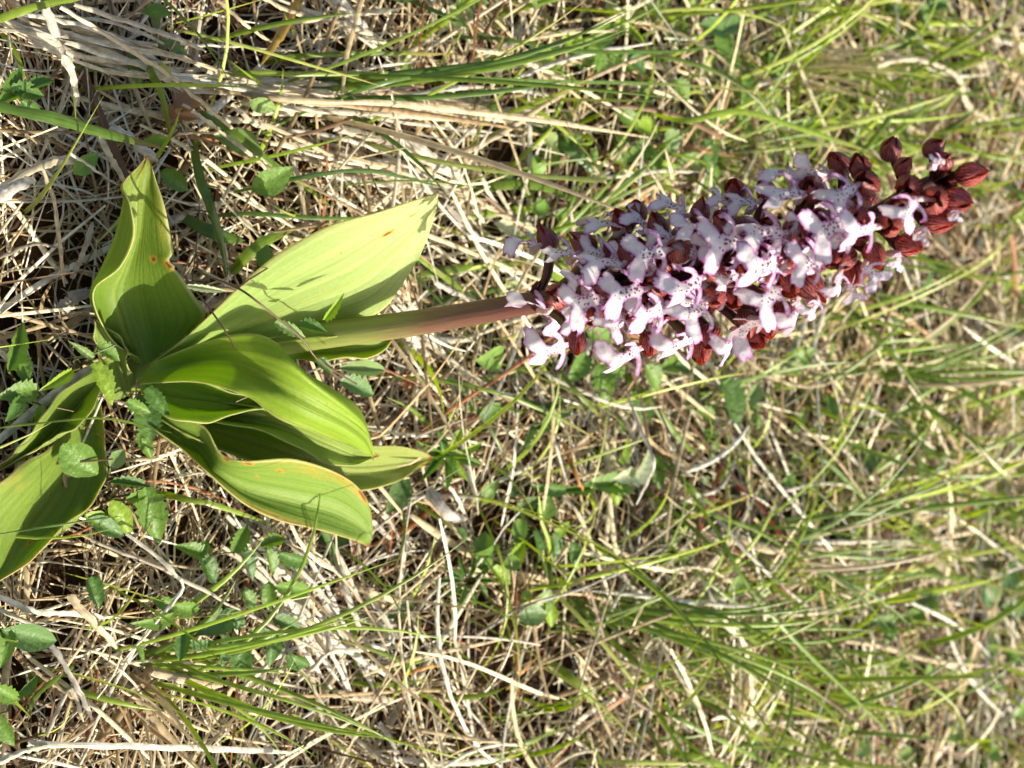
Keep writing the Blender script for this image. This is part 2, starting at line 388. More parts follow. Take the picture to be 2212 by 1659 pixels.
# upright dead stalks
x, y = scatter(2400, .1, 1.6); k = clear(x, y); x, y = x[k], y[k]; n = len(x); K = 7
L = rng.uniform(.025, .075, n); az = rng.uniform(0, 2 * np.pi, n); t = np.linspace(0, 1, K)[None, :]
lean = rng.uniform(.2, 1.3, n)[:, None] * (1 + .5 * t)
hx = np.cumsum(np.sin(lean), 1) * (L / K)[:, None]; hz = np.cumsum(np.cos(lean), 1) * (L / K)[:, None]
X = x[:, None] + hx * np.cos(az)[:, None]; Y = y[:, None] + hx * np.sin(az)[:, None]
C = np.stack([X, Y, gh(X, Y) + np.maximum(hz - .003, .001)], -1)
V, F = ribbons(C, rng.uniform(.0007, .0016, n)[:, None] * np.linspace(1.1, .5, K)[None, :], unit(rng.normal(0, 1, (n, 3))), .5)
parts.append((V, F, np.repeat(straw_cols(n), K * 3, 0)))
V, F, T = merge(parts)
stuff('dry_grass_litter', V, F, M_STRAW, T, 'matted litter of broken dry straw covering the soil', 'dry grass')

def sward(n, xr, lmin, lmax, wmin, wmax, dens, cols, K=7, az0=None, azs=3.2, leanr=(.3, 1.2), y0=.12, y1=1.6):
    n = int(n * 1.5); x, y = scatter(n, y0, y1, xr)
    keep = clear(x, y) & (rng.uniform(0, 1, n) < dens(x, y)) & (rng.uniform(0, 1, n) < 1 / far_w(y)); x, y = x[keep], y[keep]; n = len(x)
    L = rng.uniform(lmin, lmax, n); az = rng.uniform(0, 2 * np.pi, n) if az0 is None else az0 + rng.normal(0, azs, n)
    t = np.linspace(0, 1, K)[None, :]
    lean = rng.uniform(*leanr, n)[:, None] * (.55 + .9 * t ** 1.3)
    hx = np.cumsum(np.sin(lean), 1) * (L / K)[:, None]; hz = np.cumsum(np.cos(lean), 1) * (L / K)[:, None]
    a = az[:, None] + rng.normal(0, .35, n)[:, None] * t
    X = x[:, None] + hx * np.cos(a); Y = y[:, None] + hx * np.sin(a)
    C = np.stack([X, Y, gh(X, Y) + np.maximum(hz - .004, .0015)], -1)
    prof = np.interp(np.linspace(0, 1, K), [0, .3, .7, 1], [.7, 1, .75, .06])[None, :]
    side_up = unit(np.stack([-np.cos(az) * .4 + rng.normal(0, .5, n), -np.sin(az) * .4 + rng.normal(0, .5, n), np.ones(n)], 1))
    V, F = ribbons(C, rng.uniform(wmin, wmax, n)[:, None] * prof * far_w(y)[:, None], side_up, .35)
    cols = np.array(cols); T = cols[rng.integers(0, len(cols), n)] * rng.uniform(.75, 1.25, (n, 1))
    tip = np.linspace(0, 1, K)[None, :, None] ** 6 * (rng.uniform(0, 1, n) < .25)[:, None, None]
    T = T[:, None, :] * (1 - tip) + np.array([.42, .27, .09]) * tip
    return V, F, np.repeat(T.reshape(n * K, 3), 3, 0)
GREEN = [(.24, .34, .03), (.17, .26, .025), (.33, .43, .04), (.14, .21, .035), (.40, .46, .10)]
def dens_far(x, y): return np.clip((y - .28) * 2.2, .05, 1) * (.12 + .88 * patch(x, y, 11, .3))
parts = [sward(5200, 1.15, .04, .10, .0012, .0028, dens_far, GREEN),
         sward(2500, 1.15, .06, .16, .0013, .0028, lambda x, y: dens_far(x, y) * .6, GREEN, 9, R(90), .9, (.5, 1.25)),
         sward(700, 1.15, .03, .10, .0012, .0026, lambda x, y: .5 + 0 * x, GREEN, 8),
         sward(900, 1.15, .04, .11, .0008, .0016, lambda x, y: np.clip((x + .05) * 4, .05, 1), GREEN, 8, R(60), .7)]
V, F, T = merge(parts)
stuff('grass', V, F, M_GRASS, T, 'fine green grass growing up through the dry straw', 'grass')

# small ground-cover leaves
def unit_leaf(teeth=0, nl=9, fold=.22, seed=0, wid=.5, curl=.15):
    """leaf along +Y, length 1, width 'wid', returns V (n,3), F"""
    r = np.random.default_rng(seed); V = []
    for i in range(nl):
        t = i / (nl - 1); hw = wid * .5 * (math.sin(math.pi * min(1, t ** .75 * .97 + .02)) ** .8)
        hw *= 1 + r.normal(0, .05)
        if teeth: hw *= 1 + (.15 if i % 2 else -.13) * (0 < i < nl - 1) * r.uniform(.6, 1.3)
        for s in (-1, -.5, 0, .5, 1):
            V.append((s * hw, t - (.045 if (teeth and i % 2 and abs(s) == 1) else 0), abs(s) * hw * fold * 2 - curl * t * t + r.normal(0, .008)))
    return np.array(V), grid_faces(nl, 5)
def leaf_cloud(n, x, y, size, z, cols, seed, wid=.62):
    Vb, Fb = unit_leaf(0, 6, .2, seed, wid); nv = len(Vb)
    az = rng.uniform(0, 2 * np.pi, n); tilt = rng.normal(0, .45, n); L = rng.uniform(*size, n)
    ca, sa, ct, st = np.cos(az), np.sin(az), np.cos(tilt), np.sin(tilt)
    Yd = np.stack([ca * ct, sa * ct, st], 1); Xd = np.stack([-sa, ca, rng.normal(0, .3, n)], 1); Xd = unit(Xd); Zd = np.cross(Xd, Yd)
    Zd *= np.where(Zd[:, 2:3] < 0, -1, 1)
    B = np.stack([x, y, gh(x, y) + rng.uniform(*z, n)], 1)
    V = B[:, None, :] + L[:, None, None] * (Vb[None, :, 0:1] * Xd[:, None] + Vb[None, :, 1:2] * Yd[:, None] + Vb[None, :, 2:3] * Zd[:, None])
    F = (Fb[None] + (np.arange(n) * nv)[:, None, None]).reshape(-1, 4)
    T = np.array(cols)[rng.integers(0, len(cols), n)] * rng.uniform(.75, 1.25, (n, 1))
    return V.reshape(-1, 3), F, np.repeat(T, nv, 0)
HERB = [(.13, .23, .04), (.10, .18, .045), (.16, .27, .05), (.12, .20, .06), (.20, .30, .08)]
x, y = scatter(2600, .14, 1.5); k = rng.uniform(0, 1, 2600) < np.clip((y - .15) * 1.1, .1, .9) * patch(x, y, 15, 2.2) ** 1.3; x, y = x[k], y[k]
p1 = leaf_cloud(len(x), x, y, (.007, .022), (.006, .035), HERB, 3)
x = rng.normal(-.16, .07, 260); y = rng.normal(.66, .09, 260)
p2 = leaf_cloud(260, x, y, (.007, .017), (.004, .028), [(.24, .34, .08), (.17, .28, .05), (.30, .38, .14)], 4, .7)
V, F, T = merge([p1, p2])
stuff('ground_cover', V, F, M_HERB, T, 'scattered small green leaves of ground cover among the straw', 'ground cover')

# ------------------------------------------------------------------ the orchid
AX_Q = [(268, 815), (450, 765), (640, 732), (860, 703), (1000, 681), (1170, 650), (1400, 612), (1600, 572), (1790, 508), (1900, 458), (1985, 405), (2062, 376)]
D0 = float((P(268, 815, .0) - CAM) @ FW)
def axis_depth(q): return D0 + (.425 - D0) * ((q - 268) / (2062 - 268))
AX = np.array([PD(x, y, axis_depth(x)) for x, y in AX_Q])
AXC = catmull(AX, 120); AXQ = catmull(np.array(AX_Q, float), 120)
orchid = empty('lady_orchid', AX[0], 'tall purple and white orchid in flower with broad green leaves', 'orchid')
def child(name, V, F, mat, attrs=None, parent=orchid, smooth=True, world=True):
    V = np.asarray(V) - (np.array(orchid.location) if world else 0)
    return obj(name, np_mesh(name, V, F, mat, attrs, smooth), parent)
tt = np.linspace(0, 1, 120)
rad = np.interp(tt, [0, .2, .5, .62, .8, .93, 1], [.0070, .0052, .0037, .0034, .0029, .0022, .0011])
AXC[0, 2] -= .01
V, F = tube(AXC, rad, 14)
luv = np.stack([np.tile(np.arange(14) / 14, 120), np.repeat(tt, 14), np.zeros(120 * 14)], 1)
child('stem', V, F, M_STEM, {'luv': luv})

def loft(name, secs, tint, parent=orchid, ns=80, nc=27, ripple=.0016, seed=0, flip=False, origin=None, mat=None, zadd=0.0, tint2=None, age=0.0, agetip=.25, bite=None, scars=()):
    r = np.random.default_rng(seed)
    pts = np.array([[P(x, y, z + zadd) for (x, y, z) in s] for s in secs])
    A = np.array([catmull(pts[:, j], ns) for j in range(pts.shape[1])])            # k, ns, 3
    G = np.array([catmull(A[:, i], nc) for i in range(ns)])                        # ns, nc, 3
    s = np.linspace(0, 1, nc); t = np.linspace(0, 1, ns)
    nrm = np.cross(np.gradient(G, axis=0), np.gradient(G, axis=1)); nrm = unit(nrm)
    ph = r.uniform(0, 6, 4)
    rip = (np.sin(s * 2 * np.pi * 2.3 + ph[0] + .9 * np.sin(t * 4 + ph[1])[:, None]) * .30 + np.sin(s * 2 * np.pi * 5.1 + ph[3] + .7 * np.sin(t * 6 + ph[2])[:, None]) * .09) * (.5 + .5 * np.sin(t * 3 + ph[3])[:, None]) + np.sin(t * 7 + ph[2])[:, None] * (np.abs(s - .5) * 2)[None, :] ** 2
    mid = -np.exp(-((s - .5) / .05) ** 2)[None, :] * .8
    fade = np.sin(np.pi * np.clip(t, .02, .98))[:, None]
    G = G + nrm * ((rip + mid) * fade)[..., None] * ripple
    wav = np.zeros((ns, 2))
    for f_, a_ in ((9, .5), (17, .35), (31, .25)):
        wav += a_ * np.sin(t[:, None] * f_ + r.uniform(0, 6, 2)[None, :])
    cen = G[:, nc // 2]
    for sd, j0 in ((0, 0), (1, nc - 1)):
        for dj, k in ((0, 1.0), (1, .5)):
            jj = j0 + dj if sd == 0 else j0 - dj
            d = unit(G[:, jj] - cen); G[:, jj] += d * (wav[:, sd] * fade[:, 0] * .0011 * k)[:, None] + nrm[:, jj] * (wav[:, 1 - sd] * fade[:, 0] * .0012 * k)[:, None]
    if bite:
        for tb, hw_, dp in bite:
            k = np.clip(1 - np.abs(t - tb) / hw_, 0, 1) ** .6
            for dj, kk in ((0, 1.0), (1, .8), (2, .4)):
                jj = nc - 1 - dj; d = unit(cen - G[:, jj]); G[:, jj] += d * (k * dp * kk)[:, None]
    S, T = np.meshgrid(s, t); luv = np.stack([S, T, np.full_like(S, seed * 3.7)], -1).reshape(-1, 3)
    k2 = (T ** 1.5).reshape(-1, 1); tc = np.array(tint) * (1 - k2) + np.array(tint if tint2 is None else tint2) * k2
    ag = (age + agetip * T ** 6).ravel(); sc = np.zeros_like(S)
    for (s0, t0, ws, wt) in scars: sc = np.maximum(sc, np.exp(-((S - s0) / ws) ** 2 - ((T - t0) / wt) ** 2))
    me_org = np.array(orchid.location) if origin is None else np.array(origin)
    o = obj(name, np_mesh(name, G.reshape(-1, 3) - me_org, grid_faces(ns, nc), mat or M_OLEAF, {'luv': luv, 'tint': tc, 'age': ag, 'scar': sc.ravel()}), parent)
    md = o.modifiers.new('thickness', 'SOLIDIFY'); md.thickness = .0005; md.offset = 0
    return o
def S3(rows, zs):
    """rows of (x,y)*5, with z per point"""
    return [[(x, y, z) for (x, y), z in zip(r, zz)] for r, zz in zip(rows, zs)]
def pin(x, y, z, w=3, a=(1, 0)):
    return [(x + a[0] * w * k, y + a[1] * w * k, z) for k in (-1, -.5, 0, .5, 1)]

L1 = [[(300, 772, .025), (292, 780, .022), (306, 786, .02), (325, 780, .022), (345, 766, .028)],
      [(247, 737, .036), (241, 730, .032), (275, 735, .026), (330, 735, .028), (402, 726, .042)],
      [(210, 672, .052), (206, 668, .045), (255, 680, .033), (322, 690, .035), (444, 684, .060)],
      [(204, 617, .066), (199, 628, .054), (240, 630, .040), (310, 630, .044), (420, 632, .064)],
      [(255, 570, .071), (222, 575, .058), (262, 575, .047), (308, 570, .052), (390, 577, .066)],
      [(278, 505, .073), (248, 515, .060), (285, 512, .054), (313, 505, .056), (372, 512, .066)],
      [(279, 445, .071), (268, 435, .062), (290, 440, .058), (318, 438, .060), (353, 440, .066)],
      [(263, 401, .064), (265, 400, .062), (293, 395, .060), (320, 390, .061), (338, 388, .064)],
      [(300, 360, .062), (303, 360, .061), (312, 358, .061), (322, 357, .062), (329, 360, .063)],
      [(316, 339, .061), (317, 338, .061), (318, 337, .061), (319, 338, .061), (320, 339, .061)]]
loft('leaf', L1, (.15, .26, .03), seed=1, tint2=(.24, .30, .045), age=.04, agetip=.5, scars=[(.34, .56, .04, .018), (.84, .47, .04, .022), (.98, .46, .06, .035), (.45, .35, .02, .008), (.5, .86, .03, .06)], bite=[(.475, .022, .0032), (.44, .012, .0018)])
L2 = S3([[(322, 788), (328, 792), (334, 796), (340, 799), (346, 801)], [(398, 730), (418, 745), (430, 756), (440, 766), (452, 776)],
         [(470, 668), (500, 688), (520, 705), (540, 720), (562, 736)], [(590, 578), (620, 620), (645, 650), (665, 682), (690, 712)],
         [(700, 512), (738, 560), (768, 600), (793, 640), (812, 682)], [(800, 462), (832, 500), (853, 535), (868, 570), (880, 604)],
         [(880, 434), (898, 459), (908, 480), (914, 500), (917, 522)], [(934, 417), (938, 424), (941, 428), (941, 436), (939, 444)], [(944, 413), (945, 414), (946, 414), (946, 416), (946, 418)]],
        [(.030, .028, .026, .028, .03), (.058, .046, .040, .043, .05), (.086, .068, .056, .057, .062), (.118, .096, .080, .076, .076),
         (.142, .120, .103, .095, .092), (.152, .135, .122, .114, .110), (.152, .142, .134, .128, .124), (.148, .145, .142, .139, .136), (.146,) * 5])
loft('leaf', L2, (.27, .39, .09), seed=2, tint2=(.55, .60, .34), age=.0, agetip=.3, scars=[(.27, .63, .025, .03), (.22, .74, .02, .04)])  # pale tint, strongest towards the tip, paints the sun's sheen into the colour
L4 = S3([[(325, 785), (320, 795), (312, 810), (305, 820), (300, 830)], [(440, 738), (437, 765), (431, 785), (425, 805), (415, 826)],
         [(530, 722), (530, 760), (525, 790), (515, 815), (500, 846)], [(610, 745), (615, 785), (605, 825), (590, 855), (565, 882)],
         [(670, 800), (685, 835), (680, 865), (665, 895), (640, 922)], [(736, 847), (747, 880), (747, 905), (739, 927), (716, 949)],
         [(777, 893), (787, 920), (788, 940), (783, 956), (770, 967)], [(800, 962), (801, 968), (801, 973), (799, 977), (796, 979)], pin(806, 993, .060, 1)[:0] + [(806, 993)] * 5],
        [(.04,) * 5, (.062, .053, .048, .053, .06), (.084, .08, .072, .074, .075), (.094, .097, .088, .088, .08),
         (.094, .098, .092, .092, .085), (.087, .092, .087, .088, .08), (.078, .081, .078, .079, .075), (.068,) * 5, (.062,) * 5])
loft('leaf', L4, (.25, .37, .035), seed=3, age=-.12, agetip=.2)
L5 = S3([[(300, 815), (300, 825), (302, 835), (305, 845), (310, 852)], [(370, 810), (365, 835), (360, 860), (358, 877), (360, 893)],
         [(450, 830), (450, 855), (450, 875), (450, 891), (450, 905)], [(535, 850), (535, 865), (535, 878), (535, 887), (537, 894)], [(604, 868), (605, 870), (606, 872), (606, 873), (606, 874)]],
        [(.034,) * 5, (.044, .038, .037, .043, .055), (.048, .042, .042, .048, .058), (.05, .047, .046, .05, .054), (.052,) * 5])
loft('leaf', L5, (.24, .36, .04), seed=4, age=-.2)
L6b = S3([[(330, 850), (328, 856), (326, 862), (324, 868), (322, 874)], [(470, 860), (466, 880), (462, 895), (456, 905), (450, 912)],
          [(610, 880), (605, 900), (600, 918), (592, 930), (580, 940)], [(715, 925), (710, 945), (705, 962), (698, 975), (688, 985)],
          [(780, 965), (778, 978), (774, 988), (768, 996), (760, 1003)], [(818, 982), (818, 984), (818, 985), (817, 987), (816, 988)]],
         [(.03,) * 5, (.042, .036, .034, .038, .045), (.056, .05, .047, .05, .055), (.062, .057, .054, .056, .06), (.062, .058, .056, .058, .06), (.058,) * 5])
loft('leaf', L6b, (.25, .35, .06), seed=5, age=-.2)
L6 = S3([[(310, 850), (305, 855), (300, 860), (298, 866), (295, 872)], [(430, 880), (425, 900), (415, 915), (405, 925), (395, 935)],
         [(560, 890), (550, 925), (540, 950), (530, 970), (515, 990)], [(670, 925), (665, 960), (655, 985), (645, 1010), (630, 1030)],
         [(765, 962), (765, 990), (758, 1012), (752, 1037), (745, 1062)], [(862, 967), (866, 985), (863, 1005), (858, 1022), (850, 1042)],
         [(908, 976), (910, 985), (909, 994), (906, 1002), (902, 1011)], [(934, 986), (935, 987), (935, 988), (934, 989), (933, 990)]],
        [(.022,) * 5, (.034, .028, .025, .028, .034), (.045, .037, .032, .034, .04), (.05, .042, .037, .039, .044),
         (.05, .042, .038, .04, .045), (.046, .042, .039, .041, .044), (.044, .042, .041, .042, .043), (.042,) * 5])
loft('leaf', L6, (.22, .32, .06), seed=6, tint2=(.31, .34, .08), age=.04, scars=[(.95, .9, .08, .03), (.05, .93, .08, .03)])
L7 = S3([[(300, 850), (295, 858), (290, 865), (285, 872), (280, 880)], [(387, 898), (378, 920), (366, 935), (350, 941), (333, 928)],
         [(443, 925), (436, 950), (425, 970), (410, 977), (394, 976)], [(476, 985), (475, 1003), (470, 1014), (464, 1021), (454, 1023)],
         [(530, 1003), (534, 1025), (538, 1050), (538, 1070), (533, 1084)], [(640, 1000), (642, 1040), (640, 1075), (635, 1102), (622, 1124)],
         [(728, 1020), (732, 1060), (726, 1096), (716, 1126), (698, 1150)], [(785, 1072), (788, 1105), (782, 1131), (771, 1150), (752, 1164)],
         [(802, 1140), (802, 1150), (798, 1158), (790, 1166), (780, 1172)], [(797, 1180), (796, 1181), (795, 1181), (794, 1181), (793, 1181)]],
        [(.02,) * 5, (.042, .03, .024, .025, .032), (.052, .036, .028, .029, .036), (.056, .046, .04, .039, .043), (.063, .052, .043, .043, .046),
         (.068, .056, .047, .048, .051), (.064, .056, .048, .049, .052), (.054, .051, .046, .047, .05), (.045,) * 5, (.04,) * 5])
loft('leaf', L7, (.20, .31, .05), seed=7, age=.13, agetip=.1, scars=[(.0, .36, .10, .03), (.02, .45, .05, .03), (.14, .52, .04, .015), (.25, .47, .03, .012), (.0, .68, .07, .05), (.05, .76, .09, .04), (.04, .60, .04, .01)])
ZS = float(np.interp(770, AXQ[:, 0], AXC[:, 2]))
L3 = S3([[(480, 768), (490, 774), (500, 780), (510, 785), (520, 790)], [(600, 738), (610, 748), (620, 758), (630, 768), (640, 778)], [(690, 722), (697, 738), (702, 755), (702, 771), (698, 787)],
         [(770, 712), (777, 730), (782, 746), (782, 762), (778, 777)], [(822, 722), (827, 732), (829, 741), (828, 749), (824, 757)], [(845, 733), (846, 734), (846, 735), (846, 736), (845, 737)]],
        [(ZS * .5,) * 5, (ZS * .72, ZS * .7, ZS * .66, ZS * .66, ZS * .68), (ZS * .9, ZS * .86, ZS * .8, ZS * .8, ZS * .84), (ZS, ZS * .94, ZS * .88, ZS * .88, ZS * .92), (ZS, ZS * .97, ZS * .94, ZS * .93, ZS * .95), (ZS,) * 5])
loft('leaf', L3, (.24, .33, .06), seed=8, age=-.05)
L8 = S3([[(212, 795), (215, 806), (218, 816), (221, 824), (224, 832)], [(138, 848), (153, 866), (165, 882), (173, 893), (181, 902)],
         [(75, 918), (90, 935), (105, 947), (115, 953), (127, 952)], [(22, 985), (38, 988), (53, 986), (64, 981), (75, 972)], [(-22, 1020), (-20, 1022), (-18, 1023), (-16, 1023), (-14, 1022)]],
        [(.018,) * 5, (.03, .022, .018, .022, .03), (.034, .027, .024, .027, .034), (.034, .03, .029, .03, .034), (.03,) * 5])
loft('leaf', L8, (.20, .29, .05), seed=9, age=.05)
L9 = S3([[(205, 842), (207, 850), (210, 860), (214, 868), (219, 876)], [(118, 955), (150, 958), (175, 962), (202, 964), (226, 962)],
         [(62, 990), (102, 1025), (142, 1040), (190, 1050), (232, 1044)], [(4, 1035), (52, 1080), (102, 1105), (152, 1122), (192, 1112)],
         [(-36, 1090), (4, 1145), (44, 1172), (80, 1178), (112, 1162)], [(-60, 1180), (-20, 1220), (4, 1236), (28, 1232), (52, 1214)], [(-62, 1288), (-60, 1290), (-58, 1290), (-56, 1290), (-54, 1288)]],
        [(.012,) * 5, (.026, .018, .014, .016, .02), (.034, .024, .016, .018, .022), (.04, .028, .02, .022, .028), (.04, .03, .024, .026, .032), (.036, .03, .027, .028, .03), (.028,) * 5])
loft('leaf', L9, (.19, .28, .045), seed=10, age=.10, scars=[(.62, .66, .04, .02), (.95, .75, .04, .02)])
L10 = S3([[(247, 868), (262, 862), (278, 850), (285, 835), (291, 820)], [(226, 800), (246, 807), (261, 803), (269, 793), (274, 780)],
          [(212, 740), (226, 747), (239, 747), (249, 743), (257, 738)], [(203, 690), (204, 689), (205, 688), (206, 688), (207, 689)]],
         [(.012,) * 5, (.026, .018, .017, .02, .03), (.032, .026, .024, .027, .034), (.036,) * 5])
loft('leaf', L10, (.22, .31, .06), seed=11, age=-.1)

# ---- flowers: shared meshes
def lip_mesh(seed):
    r = np.random.default_rng(seed)
    half = [(.055, .0), (.075, .07), (.11, .105), (.22, .125), (.36, .18), (.47, .28), (.53, .39), (.515, .45), (.445, .42), (.34, .325), (.22, .245), (.165, .27), (.145, .35), (.155, .46),
            (.20, .55), (.32, .62), (.46, .68), (.55, .76), (.555, .86), (.50, .95), (.42, 1.02), (.31, 1.04), (.20, 1.0), (.11, .92), (.05, .86), (.015, .85), (.0, .91)]
    ja = r.uniform(-1, 1, 4)
    def side(sgn):
        k = 1 + .10 * ja[0 if sgn > 0 else 1]
        h = catmull(np.array(half), 74)
        j = r.normal(0, .015, len(h)) + .018 * np.sin(np.linspace(0, r.uniform(45, 75), len(h)) + r.uniform(0, 6))
        h = h * 1.0; h[:, 0] = h[:, 0] * k + j * (h[:, 1] > .45); h[:, 1] += j * (h[:, 1] > .6)
        arm = (h[:, 1] < .6) & (np.arange(len(h)) < 34)
        h[arm, 1] += np.abs(h[arm, 0]) * .12 * ja[2]
        h[:, 0] *= sgn; return h
    a, b = side(1), side(-1)[::-1]
    out = np.vstack([a[:-1], b[:-1]]); n = len(out)
    vs = [Vector(p) for p in out]
    gx, gy = np.meshgrid(np.linspace(-.55, .55, 17), np.linspace(.02, 1.02, 16)); inner = np.stack([gx.ravel(), gy.ravel()], 1) + r.normal(0, .004, (gx.size, 2))
    def dist(p):
        A = out; B = np.roll(out, -1, 0); d = B - A; u = np.clip(((p - A) * d).sum(1) / np.maximum((d * d).sum(1), 1e-9), 0, 1)
        return np.sqrt((((A + d * u[:, None]) - p) ** 2).sum(1)).min()
    def inside(p):
        A = out; B = np.roll(out, -1, 0); c = ((A[:, 1] > p[1]) != (B[:, 1] > p[1])); dy = np.where(B[:, 1] == A[:, 1], 1e-9, B[:, 1] - A[:, 1])
        return (c & (p[0] < (B[:, 0] - A[:, 0]) * (p[1] - A[:, 1]) / dy + A[:, 0])).sum() % 2 == 1
    vs += [Vector(p) for p in inner if inside(p) and dist(p) > .022]
    V2, E, F, _, _, _ = geometry.delaunay_2d_cdt(vs, [], [list(range(n))], 1, 1e-5)
    P2 = np.array([(v.x, v.y) for v in V2]); ed = np.array([dist(p) for p in P2])
    x, y = P2[:, 0], P2[:, 1]
    c = r.uniform(-1, 1, 5)
    z = (-.55 + .9 * c[0]) * x * x * (y > .45) + .035 * np.sin(17 * x + 7 * c[1]) * np.sin(11 * y + 5 * c[2]) * (y > .3) + .22 * c[4] * np.abs(x) * (y > .6) * (y - .6) * 2  - .10 * np.abs(x) + .16 * np.sin(y * 2.2 + .3 * c[0]) + c[1] * .16 * x * (y - .3) + .05 * np.sin(9 * x + 5 * c[2]) * y + .10 * c[3] * y * y
    armm = (np.abs(x) > .16) & (y < .50); z += np.where(armm, (np.abs(x) - .16) * (.55 + .3 * c[4]), 0)
    V = np.stack([x, y, z], 1)
    tris = [f for f in F if len(f) == 3]
    return np_mesh('lip', V, np.array(tris), M_LIP, {'luv': np.stack([x, y, ed], 1)})
LIPS = [lip_mesh(s) for s in range(18)]
def sepal_shell(a0, a1, rscale, seed, splay, nl=15, na=11, tipx=0.0, droop=.30, closed=False):
    r = np.random.default_rng(seed); V = []; UVs = []
    for i in range(nl):
        v = i / (nl - 1); rad_ = rscale * float(np.interp(v, [0, .07, .2, .35, .5, .65, .78, .9, 1], [.22, .6, .92, 1.04, 1.0, .78, .48, .2, .03] if closed else [.28, .66, .95, 1.04, 1.0, .86, .64, .36, .07]))
        for j in range(na):
            u = j / (na - 1); narrow = 1 - .75 * max(0, (v - .55) / .45) ** 1.5
            mid_ = (a0 + a1) / 2; a = mid_ + (a0 + (a1 - a0) * u - mid_) * narrow
            rr = rad_ * (1 + .035 * math.sin(u * 26 + seed + 3 * v) - .05 * abs(2 * u - 1) ** 3) + splay * max(0, v - .7) ** 1.3
            V.append((rr * math.sin(a) + tipx * v * v, v + .10 * math.cos(a) * v * (1 - v), rr * math.cos(a) * .92 - droop * v * v * .6 + r.normal(0, .004)))
            UVs.append((u + seed * .37, v, 0))
    return np.array(V), grid_faces(nl, na), np.array(UVs)
def hood_mesh(seed, closed=False):
    r = np.random.default_rng(seed + 50); parts = []
    sp = r.uniform(.15, .75, 3) * (.25 if closed else 1); dr = r.uniform(.1, .4)
    wide = R(178) if closed else R(158)
    for a0, a1, rs, k in ((R(-62), R(62), .44, 0), (R(48), wide, .42, 1), (-wide, R(-48), .42, 2)):
        V, F, U = sepal_shell(a0, a1, rs, seed * 3 + k, sp[k], droop=dr if not closed else -.12, closed=closed)
        parts.append((V, F, U))
    V, F, U = merge(parts)
    V[:, 2] += .0
    return np_mesh('hood', V, F, M_BUD if closed else M_HOOD, {'luv': U})
HOODS = [hood_mesh(s) for s in range(7)]; BUDS = [hood_mesh(s + 20, True) for s in range(4)]
def bract_mesh():
    V, F = unit_leaf(0, 8, .5, 5, .32, .2); return np_mesh('bract', V, F, M_BRACT)
BRACT = bract_mesh()

def basis(o, ydir, zhint, origin, sx, sy, sz, parent):
    y = unit(ydir); x = unit(np.cross(y, zhint)); z = np.cross(x, y)
    M = Matrix(((x[0] * sx, y[0] * sy, z[0] * sz, origin[0]), (x[1] * sx, y[1] * sy, z[1] * sz, origin[1]), (x[2] * sx, y[2] * sy, z[2] * sz, origin[2]), (0, 0, 0, 1)))
    o.parent = parent
    pw = PW[parent.name] if parent.name in PW else Matrix.Translation(Vector(orchid.location))
    o.matrix_parent_inverse = Matrix.Identity(4)
    o.matrix_basis = pw.inverted() @ M
    PW[o.name] = M
    return M
PW = {orchid.name: Matrix.Translation(Vector(orchid.location))}
PXM = KX / 2212
def axis_at(hx, hy):
    d = (AXQ[:, 0] - hx) ** 2 + (AXQ[:, 1] - hy) ** 2; i = int(np.argmin(d)); i = min(max(i, 2), 117)
    tq = unit(AXQ[i + 1] - AXQ[i - 1]); lat = (hx - AXQ[i, 0]) * -tq[1] + (hy - AXQ[i, 1]) * tq[0]
    return i, lat
fi = 0
